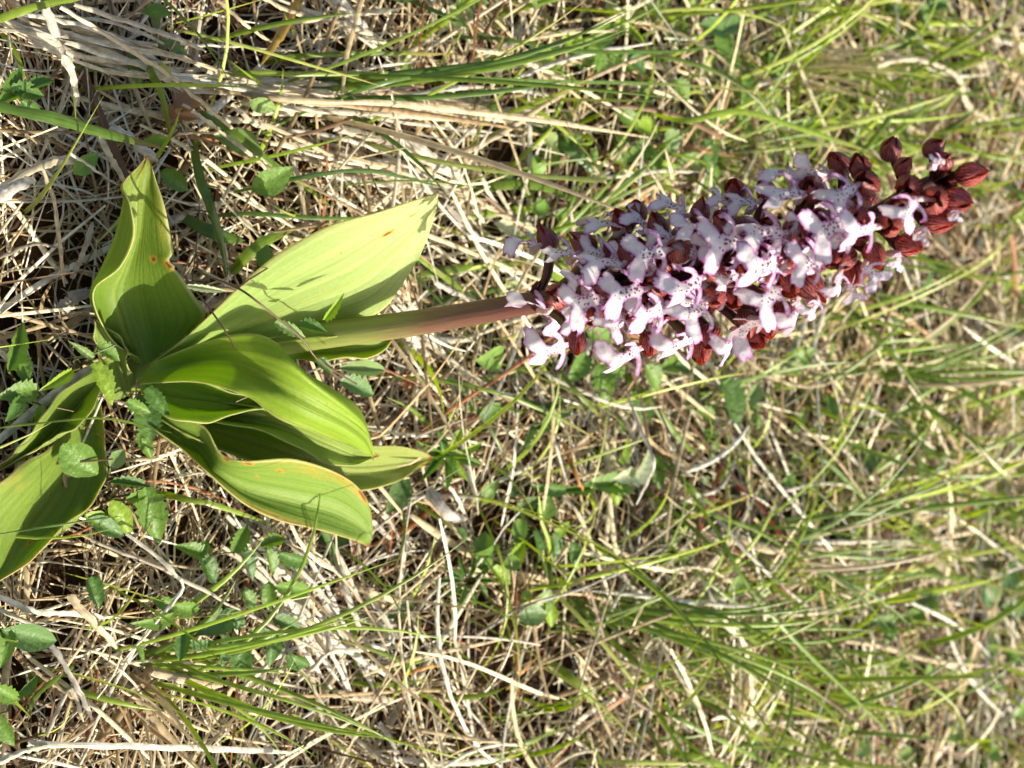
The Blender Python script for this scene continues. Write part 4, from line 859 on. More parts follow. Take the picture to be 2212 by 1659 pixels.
C1, C2, C3, C4, C5 = (.60, .52, .36), (.54, .43, .26), (.52, .48, .40), (.38, .26, .13), (.66, .61, .48)
SG = 'single dry straws on the litter'
straws = [
    ([(100, 20), (126, 79), (152, 152), (166, 232)], (.06, .055, .04, .02), 22, C3, 'wide bleached grey straw leaning from the litter by a dark leafy herb'),
    ([(470, 195), (648, 219), (819, 222), (990, 239), (1161, 260), (1402, 297)], (.01, .03, .04, .045, .05, .05), 12, C2, 'longest straw of the flat bundle, running beyond the folded pale blade'),
    ([(440, 180), (600, 212), (800, 232), (960, 252), (1130, 280)], (.01, .025, .035, .035, .03), 14, C4, None),
    ([(520, 225), (700, 240), (880, 250), (1010, 262)], (.012, .025, .03, .025), 12, C1, None),
    ([(716, -15), (774, 48), (814, 94)], (.02, .02, .015), 25, C5, 'broad white straw at an angle above parallel green blades'),
    ([(850, 294), (921, 335), (980, 384)], (.015, .02, .015), 30, C5, 'broadest white straw, lying above the largest pale orchid leaf'),
    ([(978, 357), (1014, 417), (1046, 482)], (.015, .015, .01), 18, C1, 'fibrous wide straw pointing down from a white one'),
    ([(960, 345), (1058, 301), (1140, 249), (1232, 193)], (.012, .025, .03, .03), 14, C2, 'tan straw slanting up across a flat bundle'),
    ([(820, 215), (900, 205), (960, 190), (1044, 186)], (.02, .03, .03, .025), 16, C5, None),
    ([(1050, 190), (1130, 195), (1190, 207)], (.02, .025, .02), 10, C5, None),
    ([(1107, 172), (1190, 140), (1260, 118), (1410, 92)], (.02, .03, .04, .04), 10, C3, 'pale grey stalk passing below a round lobed leaf'),
    ([(1265, 172), (1340, 140), (1404, 118)], (.02, .03, .03), 10, C2, None),
    ([(720, 275), (800, 295), (880, 330)], (.015, .015, .01), 20, (.40, .34, .26), None),
    ([(560, 60), (680, 40), (780, 28), (880, 16)], (.01, .02, .02, .015), 12, C1, None),
    ([(648, 20), (720, 45), (800, 75), (850, 105)], (.015, .02, .02, .012), 14, C1, None),
    ([(200, 60), (320, 130), (430, 215), (560, 330)], (.03, .035, .03, .02), 8, C2, None),
    ([(130, 15), (240, 80), (330, 140), (400, 180)], (.03, .03, .03, .02), 9, C1, None),
    ([(160, 10), (300, 55), (390, 85), (445, 112)], (.03, .03, .03, .02), 12, (.45, .38, .28), None),
    ([(370, 165), (450, 180), (540, 198), (648, 214)], (.02, .025, .02, .02), 10, C3, None),
    ([(390, 95), (500, 100), (640, 110)], (.015, .02, .015), 7, C5, None),
    ([(470, 0), (540, 60), (620, 112)], (.02, .025, .015), 8, C2, None),
    ([(560, -10), (640, 28), (760, 50)], (.02, .02, .015), 10, C2, None),
    ([(395, 225), (470, 280), (560, 350), (590, 400)], (.02, .02, .02, .01), 9, C1, None),
    ([(500, 225), (560, 270), (604, 268)], (.02, .02, .015), 12, C1, None),
    ([(530, 255), (600, 280), (680, 318), (760, 360)], (.02, .02, .02, .01), 9, C2, None),
    ([(205, 280), (240, 340), (275, 405)], (.02, .02, .015), 12, C1, 'split straw standing behind the yellow-tipped orchid leaf'),
    ([(240, 275), (300, 315), (340, 350)], (.015, .02, .02), 22, C3, 'wide pale straw tucked behind the yellow-tipped orchid leaf'),
    ([(-10, 420), (60, 370), (120, 345), (180, 350)], (.03, .03, .02, .02), 22, C1, 'wide cream straw lying over dark shade'),
    ([(-10, 425), (40, 395), (70, 385)], (.05, .05, .04), 34, C3, 'blurred wide grey straw beside dark shade'),
    ([(90, 360), (115, 430), (125, 500), (140, 620)], (.02, .02, .02, .01), 9, C2, None),
    ([(-10, 560), (70, 528), (140, 535)], (.02, .02, .015), 8, (.4, .34, .26), None),
    ([(155, 600), (180, 540), (200, 480)], (.01, .02, .02), 14, (.42, .36, .28), None),
    ([(130, 670), (170, 640), (200, 640)], (.015, .015, .01), 30, (.40, .34, .26), None),
    ([(270, 450), (310, 480), (340, 420)], (.004, .006, .004), 7, C2, None),
    ([(150, 330), (210, 370), (255, 400)], (.03, .03, .02), 6, C3, None),
    ([(900, 510), (985, 565), (1030, 600)], (.01, .012, .01), 7, C1, None),
    ([(940, 610), (1000, 640), (1060, 670)], (.015, .015, .012), 12, C3, None),
    ([(960, 440), (1030, 510), (1090, 590)], (.015, .02, .012), 12, C3, 'grey straw slanting towards the first flowers'),
    ([(1075, 410), (1110, 470), (1140, 530)], (.02, .02, .01), 9, C1, None),
    ([(1020, 340), (1060, 420), (1095, 470)], (.02, .02, .01), 8, C1, None),
    ([(1270, 385), (1360, 378), (1430, 368), (1510, 372)], (.02, .03, .03, .02), 9, C5, None),
    ([(1540, 470), (1600, 400), (1650, 300)], (.02, .03, .02), 7, C1, None),
    ([(870, 730), (900, 790), (950, 850), (985, 900)], (.015, .02, .015, .01), 8, C1, 'straight pale straw crossing another one near the stem leaf tip'),
    ([(920, 740), (990, 790), (1060, 840), (1085, 862)], (.015, .02, .02, .015), 9, C1, None),
    ([(850, 940), (890, 870), (930, 820)], (.01, .015, .015), 9, C5, None),
    ([(880, 720), (925, 770)], (.012, .012), 20, C5, None),
    ([(923, 1052), (950, 1090), (977, 1118), (1008, 1122)], (.012, .018, .02, .015), 24, C3, 'short curled grey straw in dark litter below a long leaf tip'),
    ([(950, 1030), (985, 1070), (1004, 1110)], (.02, .02, .01), 8, C5, None),
    ([(1080, 890), (1068, 950), (1040, 1040)], (.012, .015, .012), 7, C1, None),
    ([(1105, 860), (1098, 930), (1085, 1000)], (.012, .015, .012), 7, C1, None),
    ([(1355, 850), (1385, 930), (1414, 995), (1400, 1040), (1375, 1090)], (.05, .06, .07, .06, .05), 7, C3, 'bent pale stalk hooked round the downy toothed leaf'),
    ([(1210, 1060), (1260, 1130), (1300, 1240), (1330, 1320)], (.015, .02, .02, .01), 8, C1, None),
    ([(1360, 1110), (1330, 1240), (1230, 1560)], (.01, .03, .03), 7, C2, None),
    ([(1405, 1330), (1380, 1450), (1330, 1659)], (.02, .04, .05), 7, C2, 'straight tan straw standing beside a parallel paler straw'),
    ([(1440, 1330), (1420, 1460), (1370, 1670)], (.02, .04, .05), 7, C1, 'straight pale straw standing beside a parallel tan straw'),
    ([(1020, 1380), (1130, 1310), (1260, 1270), (1380, 1215), (1480, 1150)], (.01, .02, .03, .03, .02), 6, C3, None),
    ([(725, 1201), (750, 1280), (782, 1366)], (.012, .02, .02), 14, C5, 'upper arm of a star of bleached straws'),
    ([(640, 1475), (680, 1440), (715, 1408), (790, 1404), (860, 1401)], (.01, .018, .022, .022, .012), 12, C5, 'long crossing arm of a star of bleached straws'),
    ([(700, 1330), (714, 1405), (735, 1450), (756, 1500)], (.015, .022, .018, .01), 10, C5, 'lower arm of a star of bleached straws'),
    ([(780, 1365), (800, 1395), (850, 1380), (820, 1320), (795, 1290)], (.012, .02, .02, .018, .01), 10, C5, None),
    ([(770, 1270), (810, 1285), (865, 1305)], (.01, .015, .012), 18, C2, None),
    ([(273, 1153), (333, 1197), (374, 1236), (393, 1274), (349, 1331), (268, 1424)], (.02, .025, .03, .03, .025, .008), 8, C5, 'white curved straw arching down to the lower green tuft'),
    ([(197, 1166), (349, 1229), (508, 1312), (702, 1413)], (.015, .025, .03, .025), 9, (.40, .33, .24), 'straight grey-brown stalk across the small toothed leaflets'),
    ([(-10, 1285), (70, 1321), (146, 1328), (262, 1335)], (.01, .015, .018, .012), 14, C5, 'thick white straw crossed by another near the lower green tuft'),
    ([(148, 1288), (197, 1343), (250, 1400)], (.02, .022, .015), 20, C2, 'flat cream straw crossing a thick white straw'),
    ([(60, 1608), (254, 1613), (460, 1619), (640, 1628)], (.012, .018, .018, .012), 15, C5, 'long thick white straw lying below the lower green tuft'),
    ([(-10, 1650), (60, 1620), (130, 1605)], (.012, .015, .012), 14, C1, None),
    ([(100, 1590), (150, 1490), (180, 1560)], (.008, .012, .008), 10, C1, None),
    ([(100, 1380), (150, 1460), (200, 1555)], (.012, .015, .01), 14, C3, None),
    ([(60, 1440), (160, 1510)], (.012, .012), 8, C2, None),
    ([(330, 1450), (420, 1470), (480, 1480)], (.01, .015, .01), 22, C2, None),
    ([(520, 1490), (600, 1420), (680, 1385)], (.01, .02, .02), 10, C5, None),
    ([(560, 1590), (640, 1560), (720, 1500)], (.01, .02, .015), 7, C3, None),
    ([(600, 1320), (650, 1340), (680, 1400)], (.012, .016, .012), 11, C5, None),
    ([(700, 1150), (745, 1230), (775, 1300)], (.01, .012, .01), 12, C5, None),
    ([(860, 1640), (960, 1650), (1120, 1640)], (.01, .015, .012), 14, C5, None),
    ([(720, 1500), (790, 1510), (850, 1515)], (.01, .012, .01), 20, (.45, .36, .25), None),
    ([(820, 1560), (850, 1610), (860, 1659)], (.01, .015, .012), 10, C5, None),
    ([(1879, 204), (1893, 146), (1963, 124), (2043, 146), (2076, 175), (2090, 219), (2134, 252), (2207, 245)], (.01, .04, .05, .05, .04, .03, .025, .02), 15, C1, 'broad white curled straw arching over shade beyond the buds'),
    ([(2212, 240), (2190, 330), (2150, 420), (2120, 480)], (.02, .03, .03, .02), 10, C1, None),
    ([(1516, 1152), (1636, 1179), (1723, 1200), (1777, 1191), (1866, 1216)], (.01, .02, .03, .025, .01), 20, C2, 'wide tan twisted straw under a red withered blade'),
    ([(1727, 1175), (1901, 1169), (2070, 1171)], (.02, .03, .02), 9, C5, None),
    ([(1565, 1328), (1756, 1328), (1901, 1295), (2055, 1240)], (.01, .025, .025, .02), 6, C1, None),
    ([(1490, 1050), (1640, 1220), (1760, 1320), (1800, 1325)], (.01, .03, .02, .01), 8, C3, None),
    ([(1851, 1328), (1801, 1452), (1727, 1670)], (.02, .04, .04), 6, C1, 'thin pale straw crossing a very long green blade'),
    ([(1810, 1380), (1901, 1394), (2025, 1427), (2220, 1444)], (.015, .025, .025, .02), 13, C2, None),
    ([(1404, 1320), (1560, 1350), (1640, 1430), (1680, 1460)], (.015, .025, .02, .01), 7, C1, None),
    ([(1490, 1190), (1560, 1330), (1650, 1430)], (.015, .03, .02), 8, C5, None),
    ([(1404, 1130), (1480, 1080), (1560, 1050), (1600, 960)], (.01, .02, .02, .01), 8, C5, None),
    ([(1700, 1060), (1790, 1045), (1900, 1070)], (.015, .02, .015), 7, C3, None),
    ([(1820, 970), (1870, 1020), (1915, 1068)], (.015, .02, .015), 8, C5, None),
    ([(1680, 1010), (1620, 1090), (1570, 1220)], (.01, .03, .03), 6, C1, None),
    ([(1900, 1120), (2000, 1118), (2120, 1060), (2212, 1000)], (.01, .025, .03, .03), 6, C2, None),
    ([(2060, 1110), (2140, 1170), (2212, 1225)], (.02, .02, .015), 9, C5, None),
    ([(1560, 1560), (1700, 1560), (1800, 1555)], (.01, .02, .015), 8, C1, None),
    ([(2020, 1420), (2100, 1470), (2180, 1510)], (.015, .02, .015), 10, C5, None),
    ([(2160, 970), (2130, 1080), (2110, 1180)], (.02, .02, .015), 8, C5, None)]
for qs, zs, wq, col, lab in straws:
    blade('straw', qs, zs, wq, col, lab or auto_label('straw', qs, wq, col), 'straw', SG, mat=M_STRAW, prof=STRP, arch=.5)

# matted sheaves: long flattened straws lying together, each straw a part
def sheaf(q0, q1, n, spread, label, seed, cols=(C1, C2, C5, C1), wq=(6, 13)):
    r = np.random.default_rng(seed); root = empty('straw_sheaf', P(*q0), label, 'straw', 'matted sheaves of long dry straw')
    a = np.array(q0, float); b = np.array(q1, float); d = b - a; nn = np.array([-d[1], d[0]]) / np.hypot(*d)
    for k in range(n):
        t0, t1 = r.uniform(-.1, .35), r.uniform(.6, 1.1); o0, o1 = r.normal(0, spread, 2); bow = r.normal(0, spread * .7)
        qs = [a + d * (t0 + (t1 - t0) * u) + nn * (o0 * (1 - u) + o1 * u + bow * math.sin(u * math.pi)) for u in np.linspace(0, 1, 5)]
        blade('straw', qs, (r.uniform(.004, .012), r.uniform(.008, .02), r.uniform(.004, .014)), r.uniform(*wq), cols[r.integers(0, len(cols))], '', 'straw', mat=M_STRAW, prof=STRP, arch=.3, parent=root)
sheaf((420, 175), (1180, 265), 30, 26, 'matted sheaf of long pale straws under the parallel green blades', 1)
sheaf((20, 40), (520, 190), 18, 28, 'matted sheaf of long straws beside the yellow-orange blade', 2)
sheaf((520, 1130), (800, 1520), 16, 40, 'loose sheaf of bleached straws around the star of straws', 3, (C5, C1, C3))
sheaf((620, 300), (1040, 420), 16, 24, 'matted sheaf of straws above the large pale orchid leaf', 4)
sheaf((1500, 1250), (2150, 1150), 14, 60, 'loose sheaf of pale straws over the meadow grass near the red blade', 5, (C5, C1, C2), (6, 10))
# ------------------------------------------------------------------ tufts of grass: each tuft one thing, its blades the parts
def tuft(q, n, az, spread, Lr, wr, cols, label, lean=(.6, 1.25), dead=.15):
    p = P(*q); r = empty('grass_tuft', p, label, 'grass tuft', 'grass tufts')
    for k in range(n):
        a = az + rng.normal(0, spread); L = rng.uniform(*Lr); K = 10; t = np.linspace(0, 1, K)
        ln = rng.uniform(*lean) * (.5 + .8 * t); b = np.array([rng.normal(0, .006), rng.normal(0, .006), -.003])
        hx = np.cumsum(np.sin(ln)) * L / K; hz = np.cumsum(np.cos(ln)) * L / K; aa = a + rng.normal(0, .25) * t
        C = b + np.stack([hx * np.cos(aa), hx * np.sin(aa), hz], 1)
        pr = np.interp(t, [0, .3, .7, 1], [.7, 1, .75, .05]) * rng.uniform(*wr)
        V, F = ribbons(C[None], pr[None], unit(np.array([[-math.cos(a) * .5, -math.sin(a) * .5 - .2, .9]])), .35)
        c = np.array(C2 if rng.uniform() < dead else cols[rng.integers(0, len(cols))]) * rng.uniform(.8, 1.2)
        obj('blade', np_mesh('blade', V, F, M_GRASS, {'tint': np.broadcast_to(c, (len(V), 3))}), r)
tuft((275, 1430), 18, R(80), .45, (.06, .15), (.0014, .0028), [G1, G3, G3], 'bright green grass tuft below the grey-brown stalk with toothed leaflets', dead=0)
tuft((250, 1470), 26, R(15), .7, (.025, .06), (.001, .0018), [C1, C2, C4], 'brown stubby dead grass tuft touching the lowest green tuft', (.5, 1.3), .8)
tuft((1240, 1290), 16, R(62), .3, (.08, .17), (.0016, .003), [G1, G3], 'green grass tuft between the heap of toothed leaves and parallel tan straws')
tuft((1560, 1180), 15, R(75), .7, (.08, .16), (.0018, .0034), [G1, G3, (.19, .28, .08)], 'dense green grass tuft around the red withered blade')
tuft((1480, 1380), 12, R(85), .7, (.08, .16), (.0018, .0034), [G1, G3], 'green grass tuft at the foot of the very long arching blade')
tuft((1500, 330), 26, R(100), .5, (.05, .11), (.0012, .0022), [G1, G5], 'pale green grass tuft behind the upper flowers')
tuft((1640, 160), 40, R(80), .5, (.06, .12), (.0009, .0016), [C1, C2], 'clump of upright yellow stubble beyond the flowers', (.1, .7), .9)
tuft((1880, 800), 20, R(90), .7, (.08, .16), (.002, .0036), [G1, G3], 'green grass tuft beyond the flower spike near the tan blade')
tuft((1130, 560), 16, R(140), .5, (.05, .10), (.002, .0036), [G1, G2], 'dark green grass tuft close behind the bare purple stem')
tuft((560, 190), 8, R(85), .25, (.10, .2), (.0022, .0034), [G1, G2], 'green grass tuft lying along the flat bundle of straws')

# ------------------------------------------------------------------ herbs with separate leaflets
def leaf_me(teeth, seed, wid, tint, fold=.22, nl=None):
    V, F = unit_leaf(teeth, nl or (15 if teeth else 10), fold, seed, wid, .10 + .12 * (seed % 3) / 2)
    r = np.random.default_rng(seed); T = np.broadcast_to(np.array(tint), (len(V), 3)) * (1 + .18 * np.repeat(np.array([[-.2, .5, 1.4, .5, -.2]]), len(V) // 5, 0).reshape(-1, 1) * .6)
    return np_mesh('leaflet', V, F, M_HERB, {'tint': T})
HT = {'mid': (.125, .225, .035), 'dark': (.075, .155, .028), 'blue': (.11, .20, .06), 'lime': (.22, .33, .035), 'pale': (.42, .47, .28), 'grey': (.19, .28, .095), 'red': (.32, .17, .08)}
LM = {}
def leaflet(parent, x, y, ang, ln, wd, z, kind='mid', teeth=1, tilt=0.0, roll=None):
    """leaflet whose middle is seen at x,y; ang = direction of its tip in the picture (0 = right, 90 = down)"""
    key = (kind, teeth, random.randrange(3)); a = R(ang)
    if key not in LM: LM[key] = leaf_me(teeth, len(LM) + 1, 1.0, HT[kind])
    b = P(x - math.cos(a) * ln / 2, y - math.sin(a) * ln / 2, z); t = P(x + math.cos(a) * ln / 2, y + math.sin(a) * ln / 2, z + tilt)
    yv = t - b; L = np.linalg.norm(yv); dep = (b - CAM) @ FW; wm = wd * PXM * dep
    zh = np.array([rng.normal(0, .3), -.35 + rng.normal(0, .25), 1.0]) if roll is None else np.array(roll)
    yv = unit(yv); xv = unit(np.cross(yv, zh)); zv = np.cross(xv, yv); org = b - np.array(parent.location)
    o = obj('leaflet', LM[key], parent)
    o.matrix_basis = Matrix(((xv[0] * wm, yv[0] * L, zv[0] * L * .8, org[0]), (xv[1] * wm, yv[1] * L, zv[1] * L * .8, org[1]), (xv[2] * wm, yv[2] * L, zv[2] * L * .8, org[2]), (0, 0, 0, 1)))
    return b
def stalk(parent, qz, rad, col, name='stalk'):
    pts = catmull(np.array([P(*a) for a in qz]), max(6, len(qz) * 4))
    V, F = tube(pts - np.array(parent.location), np.linspace(rad, rad * .7, len(pts)), 6)
    return obj(name, np_mesh(name, V, F, M_GRASS, {'tint': np.broadcast_to(np.array(col), (len(V), 3))}), parent)
def herb(root, label, stalks, leaves, z=.02, cat='herb', petioles=True, col=(.14, .15, .05)):
    r = empty('wild_herb', P(*root), label, cat, 'small wild herbs around the orchid')
    for s in stalks: stalk(r, s, .00045, col)
    for lf in leaves:
        x, y, ang, ln, wd = lf[:5]; kw = lf[5] if len(lf) > 5 else {}
        zz = kw.pop('z', max(z, .026)); b = leaflet(r, x, y, ang, ln, wd, zz, **kw)
        if petioles:
            base = np.array(r.location); m = (base + b) / 2 + np.array([0, 0, .004])
            V, F = tube(catmull(np.array([base - np.array([0, 0, .002]), m, b]), 7) - base, .0005, 5)
            obj('leaf_stalk', np_mesh('leaf_stalk', V, F, M_GRASS, {'tint': np.broadcast_to(np.array(col), (len(V), 3))}), r)
    return r
# the slender creeping stalk that crosses the orchid's leaves
herb((430, 560), 'slender herb stalk with folded toothed leaflets lying across the orchid leaves',
     [[(430, 560, .0), (432, 587, .09), (513, 622, .122), (560, 655, .128), (609, 695, .118), (655, 735, .11), (690, 780, .105), (770, 830, .095)], [(513, 622, .122), (545, 600, .125), (582, 577, .11)], [(400, 600, .085), (440, 650, .095), (480, 705, .1), (507, 750, .1)]],
     [(448, 624, 8, 92, 16, {'kind': 'pale', 'z': .095}), (628, 713, 25, 78, 26, {'kind': 'grey', 'z': .11}), (677, 710, 10, 66, 34, {'kind': 'dark', 'z': .105}), (722, 664, -52, 66, 20, {'kind': 'lime', 'z': .105, 'tilt': .01}),
      (573, 553, -80, 52, 40, {'kind': 'mid', 'z': .075}), (606, 578, -30, 38, 30, {'kind': 'mid', 'z': .08}), (701, 791, 38, 46, 26, {'kind': 'dark', 'z': .1}), (775, 838, 20, 88, 44, {'kind': 'blue', 'z': .075})], petioles=False, col=(.16, .10, .06))
herb((380, 375), 'single toothed leaf right beside the yellow tip of an orchid leaf', [], [(380, 392, 35, 78, 42, {'kind': 'mid', 'z': .03})], col=(.12, .2, .05))
herb((395, 262), 'small reddish three-part leaf on bare litter', [], [(408, 222, -35, 66, 52, {'kind': 'red'}), (360, 240, -110, 60, 30, {'kind': 'red'}), (395, 250, 10, 70, 24, {'kind': 'red'}), (335, 304, 180, 50, 26, {'kind': 'lime'})])
herb((165, 790), 'toothed leaflets spread over the sheath at the orchid base', [[(165, 790, .0), (160, 778, .05), (200, 765, .06), (250, 745, .065)]],
     [(225, 828, 62, 100, 44, {'kind': 'lime', 'z': .06}), (124, 822, 145, 74, 26, {'kind': 'lime', 'z': .05}), (176, 756, 215, 62, 18, {'kind': 'grey', 'z': .06}), (236, 762, 30, 62, 34, {'kind': 'mid', 'z': .055})], z=.05)
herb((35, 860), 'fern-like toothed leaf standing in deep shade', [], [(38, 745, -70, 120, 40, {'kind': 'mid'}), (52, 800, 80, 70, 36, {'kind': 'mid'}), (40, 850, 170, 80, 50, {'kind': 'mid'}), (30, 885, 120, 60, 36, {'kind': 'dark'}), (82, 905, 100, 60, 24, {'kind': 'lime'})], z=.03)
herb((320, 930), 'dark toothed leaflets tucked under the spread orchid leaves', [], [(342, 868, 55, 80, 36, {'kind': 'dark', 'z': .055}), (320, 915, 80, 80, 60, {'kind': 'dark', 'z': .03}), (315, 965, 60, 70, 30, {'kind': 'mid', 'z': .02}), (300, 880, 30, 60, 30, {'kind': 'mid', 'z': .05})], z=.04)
herb((200, 1060), 'broad downy oval leaf partly covering a spotted orchid leaf', [], [(172, 994, 40, 104, 76, {'kind': 'mid', 'teeth': 0, 'z': .03}), (254, 990, -50, 50, 36, {'kind': 'grey', 'teeth': 0, 'z': .03})], z=.03)
herb((225, 1080), 'lime green leaf and toothed leaves under a bright grass blade', [], [(262, 1120, 60, 90, 50, {'kind': 'lime', 'teeth': 0}), (330, 1115, 75, 130, 66, {'kind': 'mid'}), (215, 1125, 20, 70, 40, {'kind': 'lime', 'teeth': 0}), (230, 1140, 25, 90, 40, {'kind': 'blue', 'teeth': 0}), (285, 1045, 5, 90, 24, {'kind': 'dark'}), (300, 1070, -20, 60, 24, {'kind': 'mid'})], z=.015)
S = .3173
def cl(lst, kind='mid', teeth=1): return [(x * S, 1134 + y * S, a, l * S * 1.15, w_ * S * 1.0, {'z': .032, 'kind': random.choice([kind, kind, 'dark', 'blue']), 'teeth': teeth}) for x, y, a, l, w_ in lst]
herb((690 * .9, 1134 + 240 * S), 'row of small paired toothed leaflets on one stem under the lowest orchid leaf',
     [[(420, 1225, .0), (440, 1205, .02), (520, 1192, .025), (600, 1195, .025), (660, 1205, .015)]],
     cl([(1300, 170, 200, 170, 110), (1390, 150, -60, 110, 90), (1640, 90, -60, 190, 120), (1420, 310, 60, 210, 130), (1690, 270, 65, 220, 110), (1870, 110, -20, 180, 100), (1850, 260, 70, 170, 100), (2010, 230, 20, 200, 120), (2010, 440, 10, 240, 130)]), petioles=False)
herb((1560 * S, 1134 + 560 * S), 'compound leaf of toothed leaflets across the straight grey-brown stalk', [],
     cl([(1110, 530, 200, 150, 100), (1280, 570, 10, 180, 120), (1050, 650, 160, 240, 120), (1470, 680, 150, 220, 150), (1600, 640, 50, 170, 130), (1240, 830, 100, 180, 110), (1390, 790, 5, 190, 100), (1520, 860, 90, 200, 110), (1640, 800, -10, 170, 100), (1640, 940, 80, 230, 160), (1700, 520, 60, 160, 100), (1830, 490, 90, 170, 110)]))
herb((1850 * S, 1134 + 770 * S), 'low leafy herb right of the straight grey-brown stalk', [], cl([(1850, 850, 90, 220, 130), (1780, 750, 200, 150, 110), (1880, 760, 10, 150, 100), (2040, 930, 30, 170, 110), (1960, 680, 20, 190, 110)], 'dark'))
herb((650 * S, 1134 + 400 * S), 'single dark toothed leaf near a thick white straw', [], cl([(655, 460, 75, 200, 120)], 'dark'))
herb((30, 1370), 'pair of large dark oval leaves beside a dark hollow', [], [(65, 1375, 12, 130, 60, {'kind': 'blue', 'teeth': 0}), (10, 1400, 100, 90, 40, {'kind': 'mid', 'teeth': 0})], z=.02)
herb((20, 1520), 'ragged green herb below a dark hollow', [], [(15, 1500, 30, 80, 40, {}), (10, 1580, 60, 80, 40, {}), (60, 1480, -40, 70, 30, {'kind': 'dark'})], z=.02)
# beyond the leaf tips
lv = [(960 + 60 * math.cos(R(a)) * f, 985 + 48 * math.sin(R(a)) * f, a, 62, 20, {'kind': k, 'teeth': 0, 'tilt': .006}) for a, f, k in ((-60, .9, 'lime'), (-20, 1, 'lime'), (15, .9, 'mid'), (50, .8, 'lime'), (85, .9, 'mid'), (130, .7, 'dark'), (180, .6, 'mid'), (-100, .7, 'dark'), (-150, .6, 'mid'), (0, .5, 'lime'), (60, .4, 'mid'))]
herb((965, 985), 'bright rosette of narrow leaves at the tip of a long orchid leaf', [], lv, z=.012)
herb((820, 795), 'smooth grey-green oval leaf below the stem leaf tip', [], [(785, 797, 2, 108, 36, {'kind': 'grey', 'teeth': 0, 'z': .045})], z=.03)
herb((1160, 1150), 'heap of rounded toothed leaves in the middle of the litter', [],
     [(1179, 1095, -70, 56, 44, {'teeth': 0}), (1217, 1140, -25, 44, 32, {'kind': 'lime', 'teeth': 0}), (1045, 1175, -80, 60, 46, {}), (1114, 1196, -45, 80, 38, {'kind': 'lime'}), (1160, 1180, 75, 70, 36, {'kind': 'dark'}), (1198, 1185, 80, 66, 34, {'kind': 'blue'}), (1046, 1215, 60, 50, 40, {'kind': 'mid'}),
      (1085, 1245, 40, 60, 34, {'kind': 'lime'}), (1185, 1055, 185, 70, 30, {'kind': 'dark'}), (1140, 1090, -30, 66, 34, {'kind': 'dark'}), (1120, 1150, 100, 60, 40, {'kind': 'mid'}), (1240, 1200, 80, 60, 30, {'kind': 'dark'}), (1190, 1330, 80, 60, 30, {'kind': 'lime'}), (1135, 1295, 90, 44, 26, {'kind': 'lime', 'teeth': 0})], z=.022)
herb((1010, 1260), 'feathery dark herb left of the heap of rounded leaves', [], [(1010 + 40 * math.cos(R(a)), 1255 + 36 * math.sin(R(a)), a, 50, 12, {'kind': 'dark', 'teeth': 1}) for a in range(0, 360, 36)], z=.012)
herb((1285, 770), 'pinnate leaf of light green toothed leaflets hanging below the lower flowers', [[(1285, 700, .0), (1280, 690, .03), (1282, 740, .035), (1284, 800, .03)]],
     [(1298, 728, 20, 66, 50, {'kind': 'mid'}), (1250, 796, 120, 66, 46, {'kind': 'mid'}), (1304, 832, 75, 92, 52, {'kind': 'mid'}), (1335, 800, 45, 50, 34, {'kind': 'mid'}), (1300, 770, 40, 40, 30, {'kind': 'lime'}), (1412, 818, 60, 66, 44, {'kind': 'mid'})], z=.032, petioles=False)
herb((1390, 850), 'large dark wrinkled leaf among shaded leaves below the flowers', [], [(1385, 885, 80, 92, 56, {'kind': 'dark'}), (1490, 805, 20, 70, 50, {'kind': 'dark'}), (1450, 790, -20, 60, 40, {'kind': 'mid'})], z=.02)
herb((1560, 810), 'large pointed toothed dark leaf standing below the flower spike', [], [(1578, 872, 72, 130, 62, {'kind': 'dark', 'z': .035}), (1535, 960, 70, 70, 40, {'kind': 'mid'}), (1530, 900, 30, 60, 34, {'kind': 'mid'}), (1620, 860, 120, 66, 34, {'kind': 'grey', 'z': .03})], z=.025)
herb((1370, 1050), 'toothed green leaves around a pale downy leaf', [], [(1390, 1000, -55, 96, 56, {'kind': 'pale', 'z': .04}), (1350, 1030, 160, 40, 34, {'kind': 'pale', 'z': .04}), (1350, 970, -60, 60, 40, {'kind': 'lime'}), (1315, 1045, 180, 80, 50, {'kind': 'mid'}), (1420, 1020, 80, 80, 36, {'kind': 'mid'}), (1330, 1070, 70, 50, 34, {'kind': 'lime'}), (1240, 1058, 175, 80, 20, {'kind': 'dark'})], z=.025)
herb((1180, 905), 'narrow finely cut leaflets in brown litter', [], [(1147, 875, 215, 56, 22, {'kind': 'blue'}), (1205, 893, 2, 76, 20, {'kind': 'blue'}), (1200, 870, -10, 60, 24, {'kind': 'dark'}), (1185, 922, -5, 76, 18, {'kind': 'blue'}), (1140, 945, 110, 60, 16, {'kind': 'blue'}), (1190, 850, -70, 40, 34, {'kind': 'dark'})], z=.02)
herb((1560, 75), 'round lobed clover leaf above the long dark arched blade', [], [(1540, 62, 200, 54, 50, {'teeth': 0, 'kind': 'blue'}), (1585, 58, -20, 54, 50, {'teeth': 0, 'kind': 'blue'}), (1560, 95, 90, 50, 56, {'teeth': 0, 'kind': 'mid'})], z=.03)
herb((1590, 150), 'upright toothed leaves below the round lobed clover leaf', [], [(1580, 145, 80, 70, 40, {'kind': 'mid'}), (1605, 200, 85, 130, 36, {'kind': 'mid'}), (1530, 340, 85, 80, 40, {'kind': 'dark'}), (1475, 200, 60, 60, 40, {'kind': 'mid'})], z=.03)
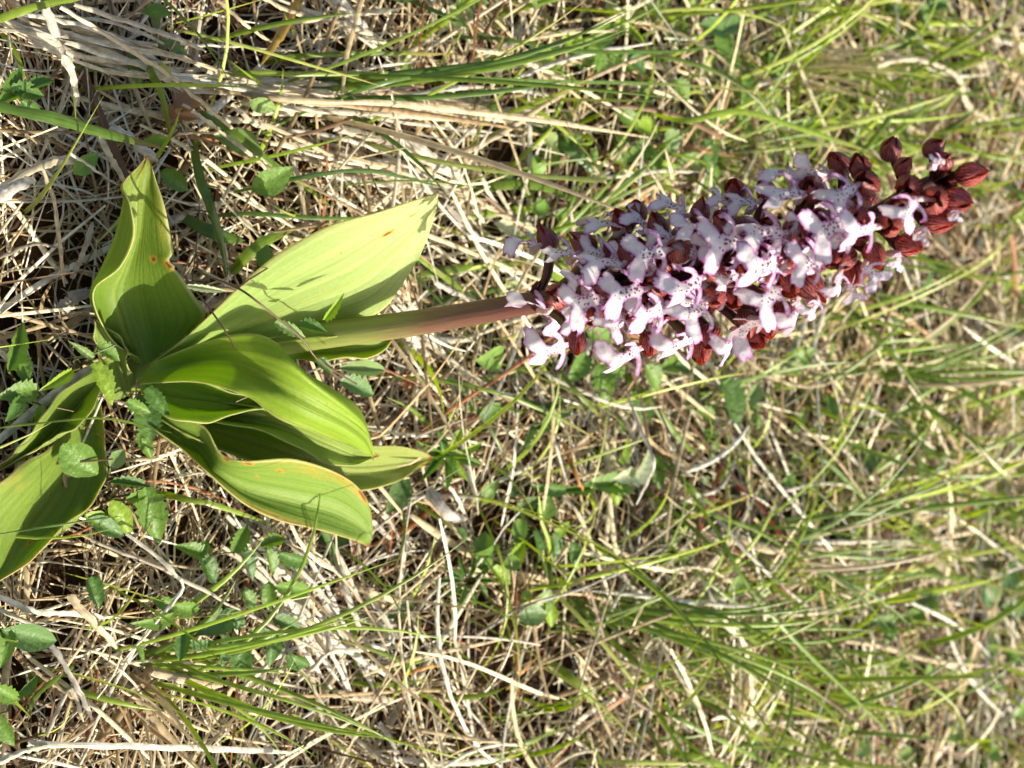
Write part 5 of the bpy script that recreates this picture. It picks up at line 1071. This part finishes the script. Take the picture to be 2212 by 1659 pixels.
herb((1330, 120), 'cluster of pale clover leaves above the parallel grass blades', [], [(1240, 95, 20, 60, 50, {'teeth': 0, 'kind': 'lime'}), (1300, 70, -40, 60, 56, {'teeth': 0, 'kind': 'mid'}), (1350, 60, 10, 50, 40, {'teeth': 0, 'kind': 'lime'}), (1290, 135, 80, 50, 44, {'teeth': 0, 'kind': 'mid'}), (1380, 140, 30, 50, 44, {'teeth': 0, 'kind': 'blue'}), (1180, 130, 30, 80, 40, {'teeth': 0, 'kind': 'lime'})], z=.025)
herb((1420, 300), 'sunlit cluster of pale lobed leaves behind the upper flowers', [], [(1400, 280, 10, 60, 50, {'teeth': 1, 'kind': 'lime'}), (1450, 310, 70, 60, 50, {'teeth': 1, 'kind': 'grey'}), (1380, 330, 150, 60, 46, {'teeth': 1, 'kind': 'mid'}), (1440, 380, 80, 70, 46, {'teeth': 1, 'kind': 'lime'}), (1350, 250, 220, 50, 40, {'teeth': 1, 'kind': 'mid'}), (1500, 350, 10, 60, 44, {'teeth': 1, 'kind': 'grey'})], z=.02)
herb((1105, 490), 'pale yellow-green crinkled leaf cluster near the first flower', [], [(1098, 490, 200, 50, 46, {'kind': 'pale'}), (1120, 470, -60, 40, 34, {'kind': 'lime'}), (1140, 500, 20, 40, 34, {'kind': 'pale'}), (1170, 450, 0, 50, 40, {'kind': 'mid'}), (1230, 470, 10, 60, 44, {'kind': 'mid'}), (1190, 560, 70, 50, 44, {'kind': 'mid'}), (1210, 590, 40, 54, 40, {'kind': 'lime'})], z=.022)
herb((1960, 40), 'dark leafy herb in shade above the broad curled straw', [], [(1930, 20, 20, 90, 30, {'kind': 'mid'}), (1990, 40, 60, 70, 36, {'kind': 'blue'}), (2020, 20, -20, 80, 30, {'kind': 'blue'}), (1960, 80, 110, 60, 30, {'kind': 'mid'})], z=.03)
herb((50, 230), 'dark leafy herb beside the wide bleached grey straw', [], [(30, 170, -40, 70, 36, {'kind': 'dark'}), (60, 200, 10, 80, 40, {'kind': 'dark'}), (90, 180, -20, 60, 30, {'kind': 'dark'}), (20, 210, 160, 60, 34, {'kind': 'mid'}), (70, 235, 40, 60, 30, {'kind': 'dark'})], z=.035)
herb((2150, 1250), 'dark leafy herb at the far edge of the meadow grass', [], [(2180, 1240, -60, 70, 60, {'kind': 'blue'}), (2140, 1290, 60, 60, 50, {'kind': 'blue'}), (2190, 1330, 20, 70, 50, {'kind': 'dark'})], z=.03)
herb((1990, 1310), 'green herb between pale straws in the meadow', [], [(2000, 1300, -30, 60, 44, {'kind': 'dark'}), (1970, 1330, 160, 50, 40, {'kind': 'mid'}), (1900, 1350, 180, 60, 40, {'kind': 'mid'}), (1920, 1370, 90, 50, 40, {'kind': 'mid'})], z=.025)
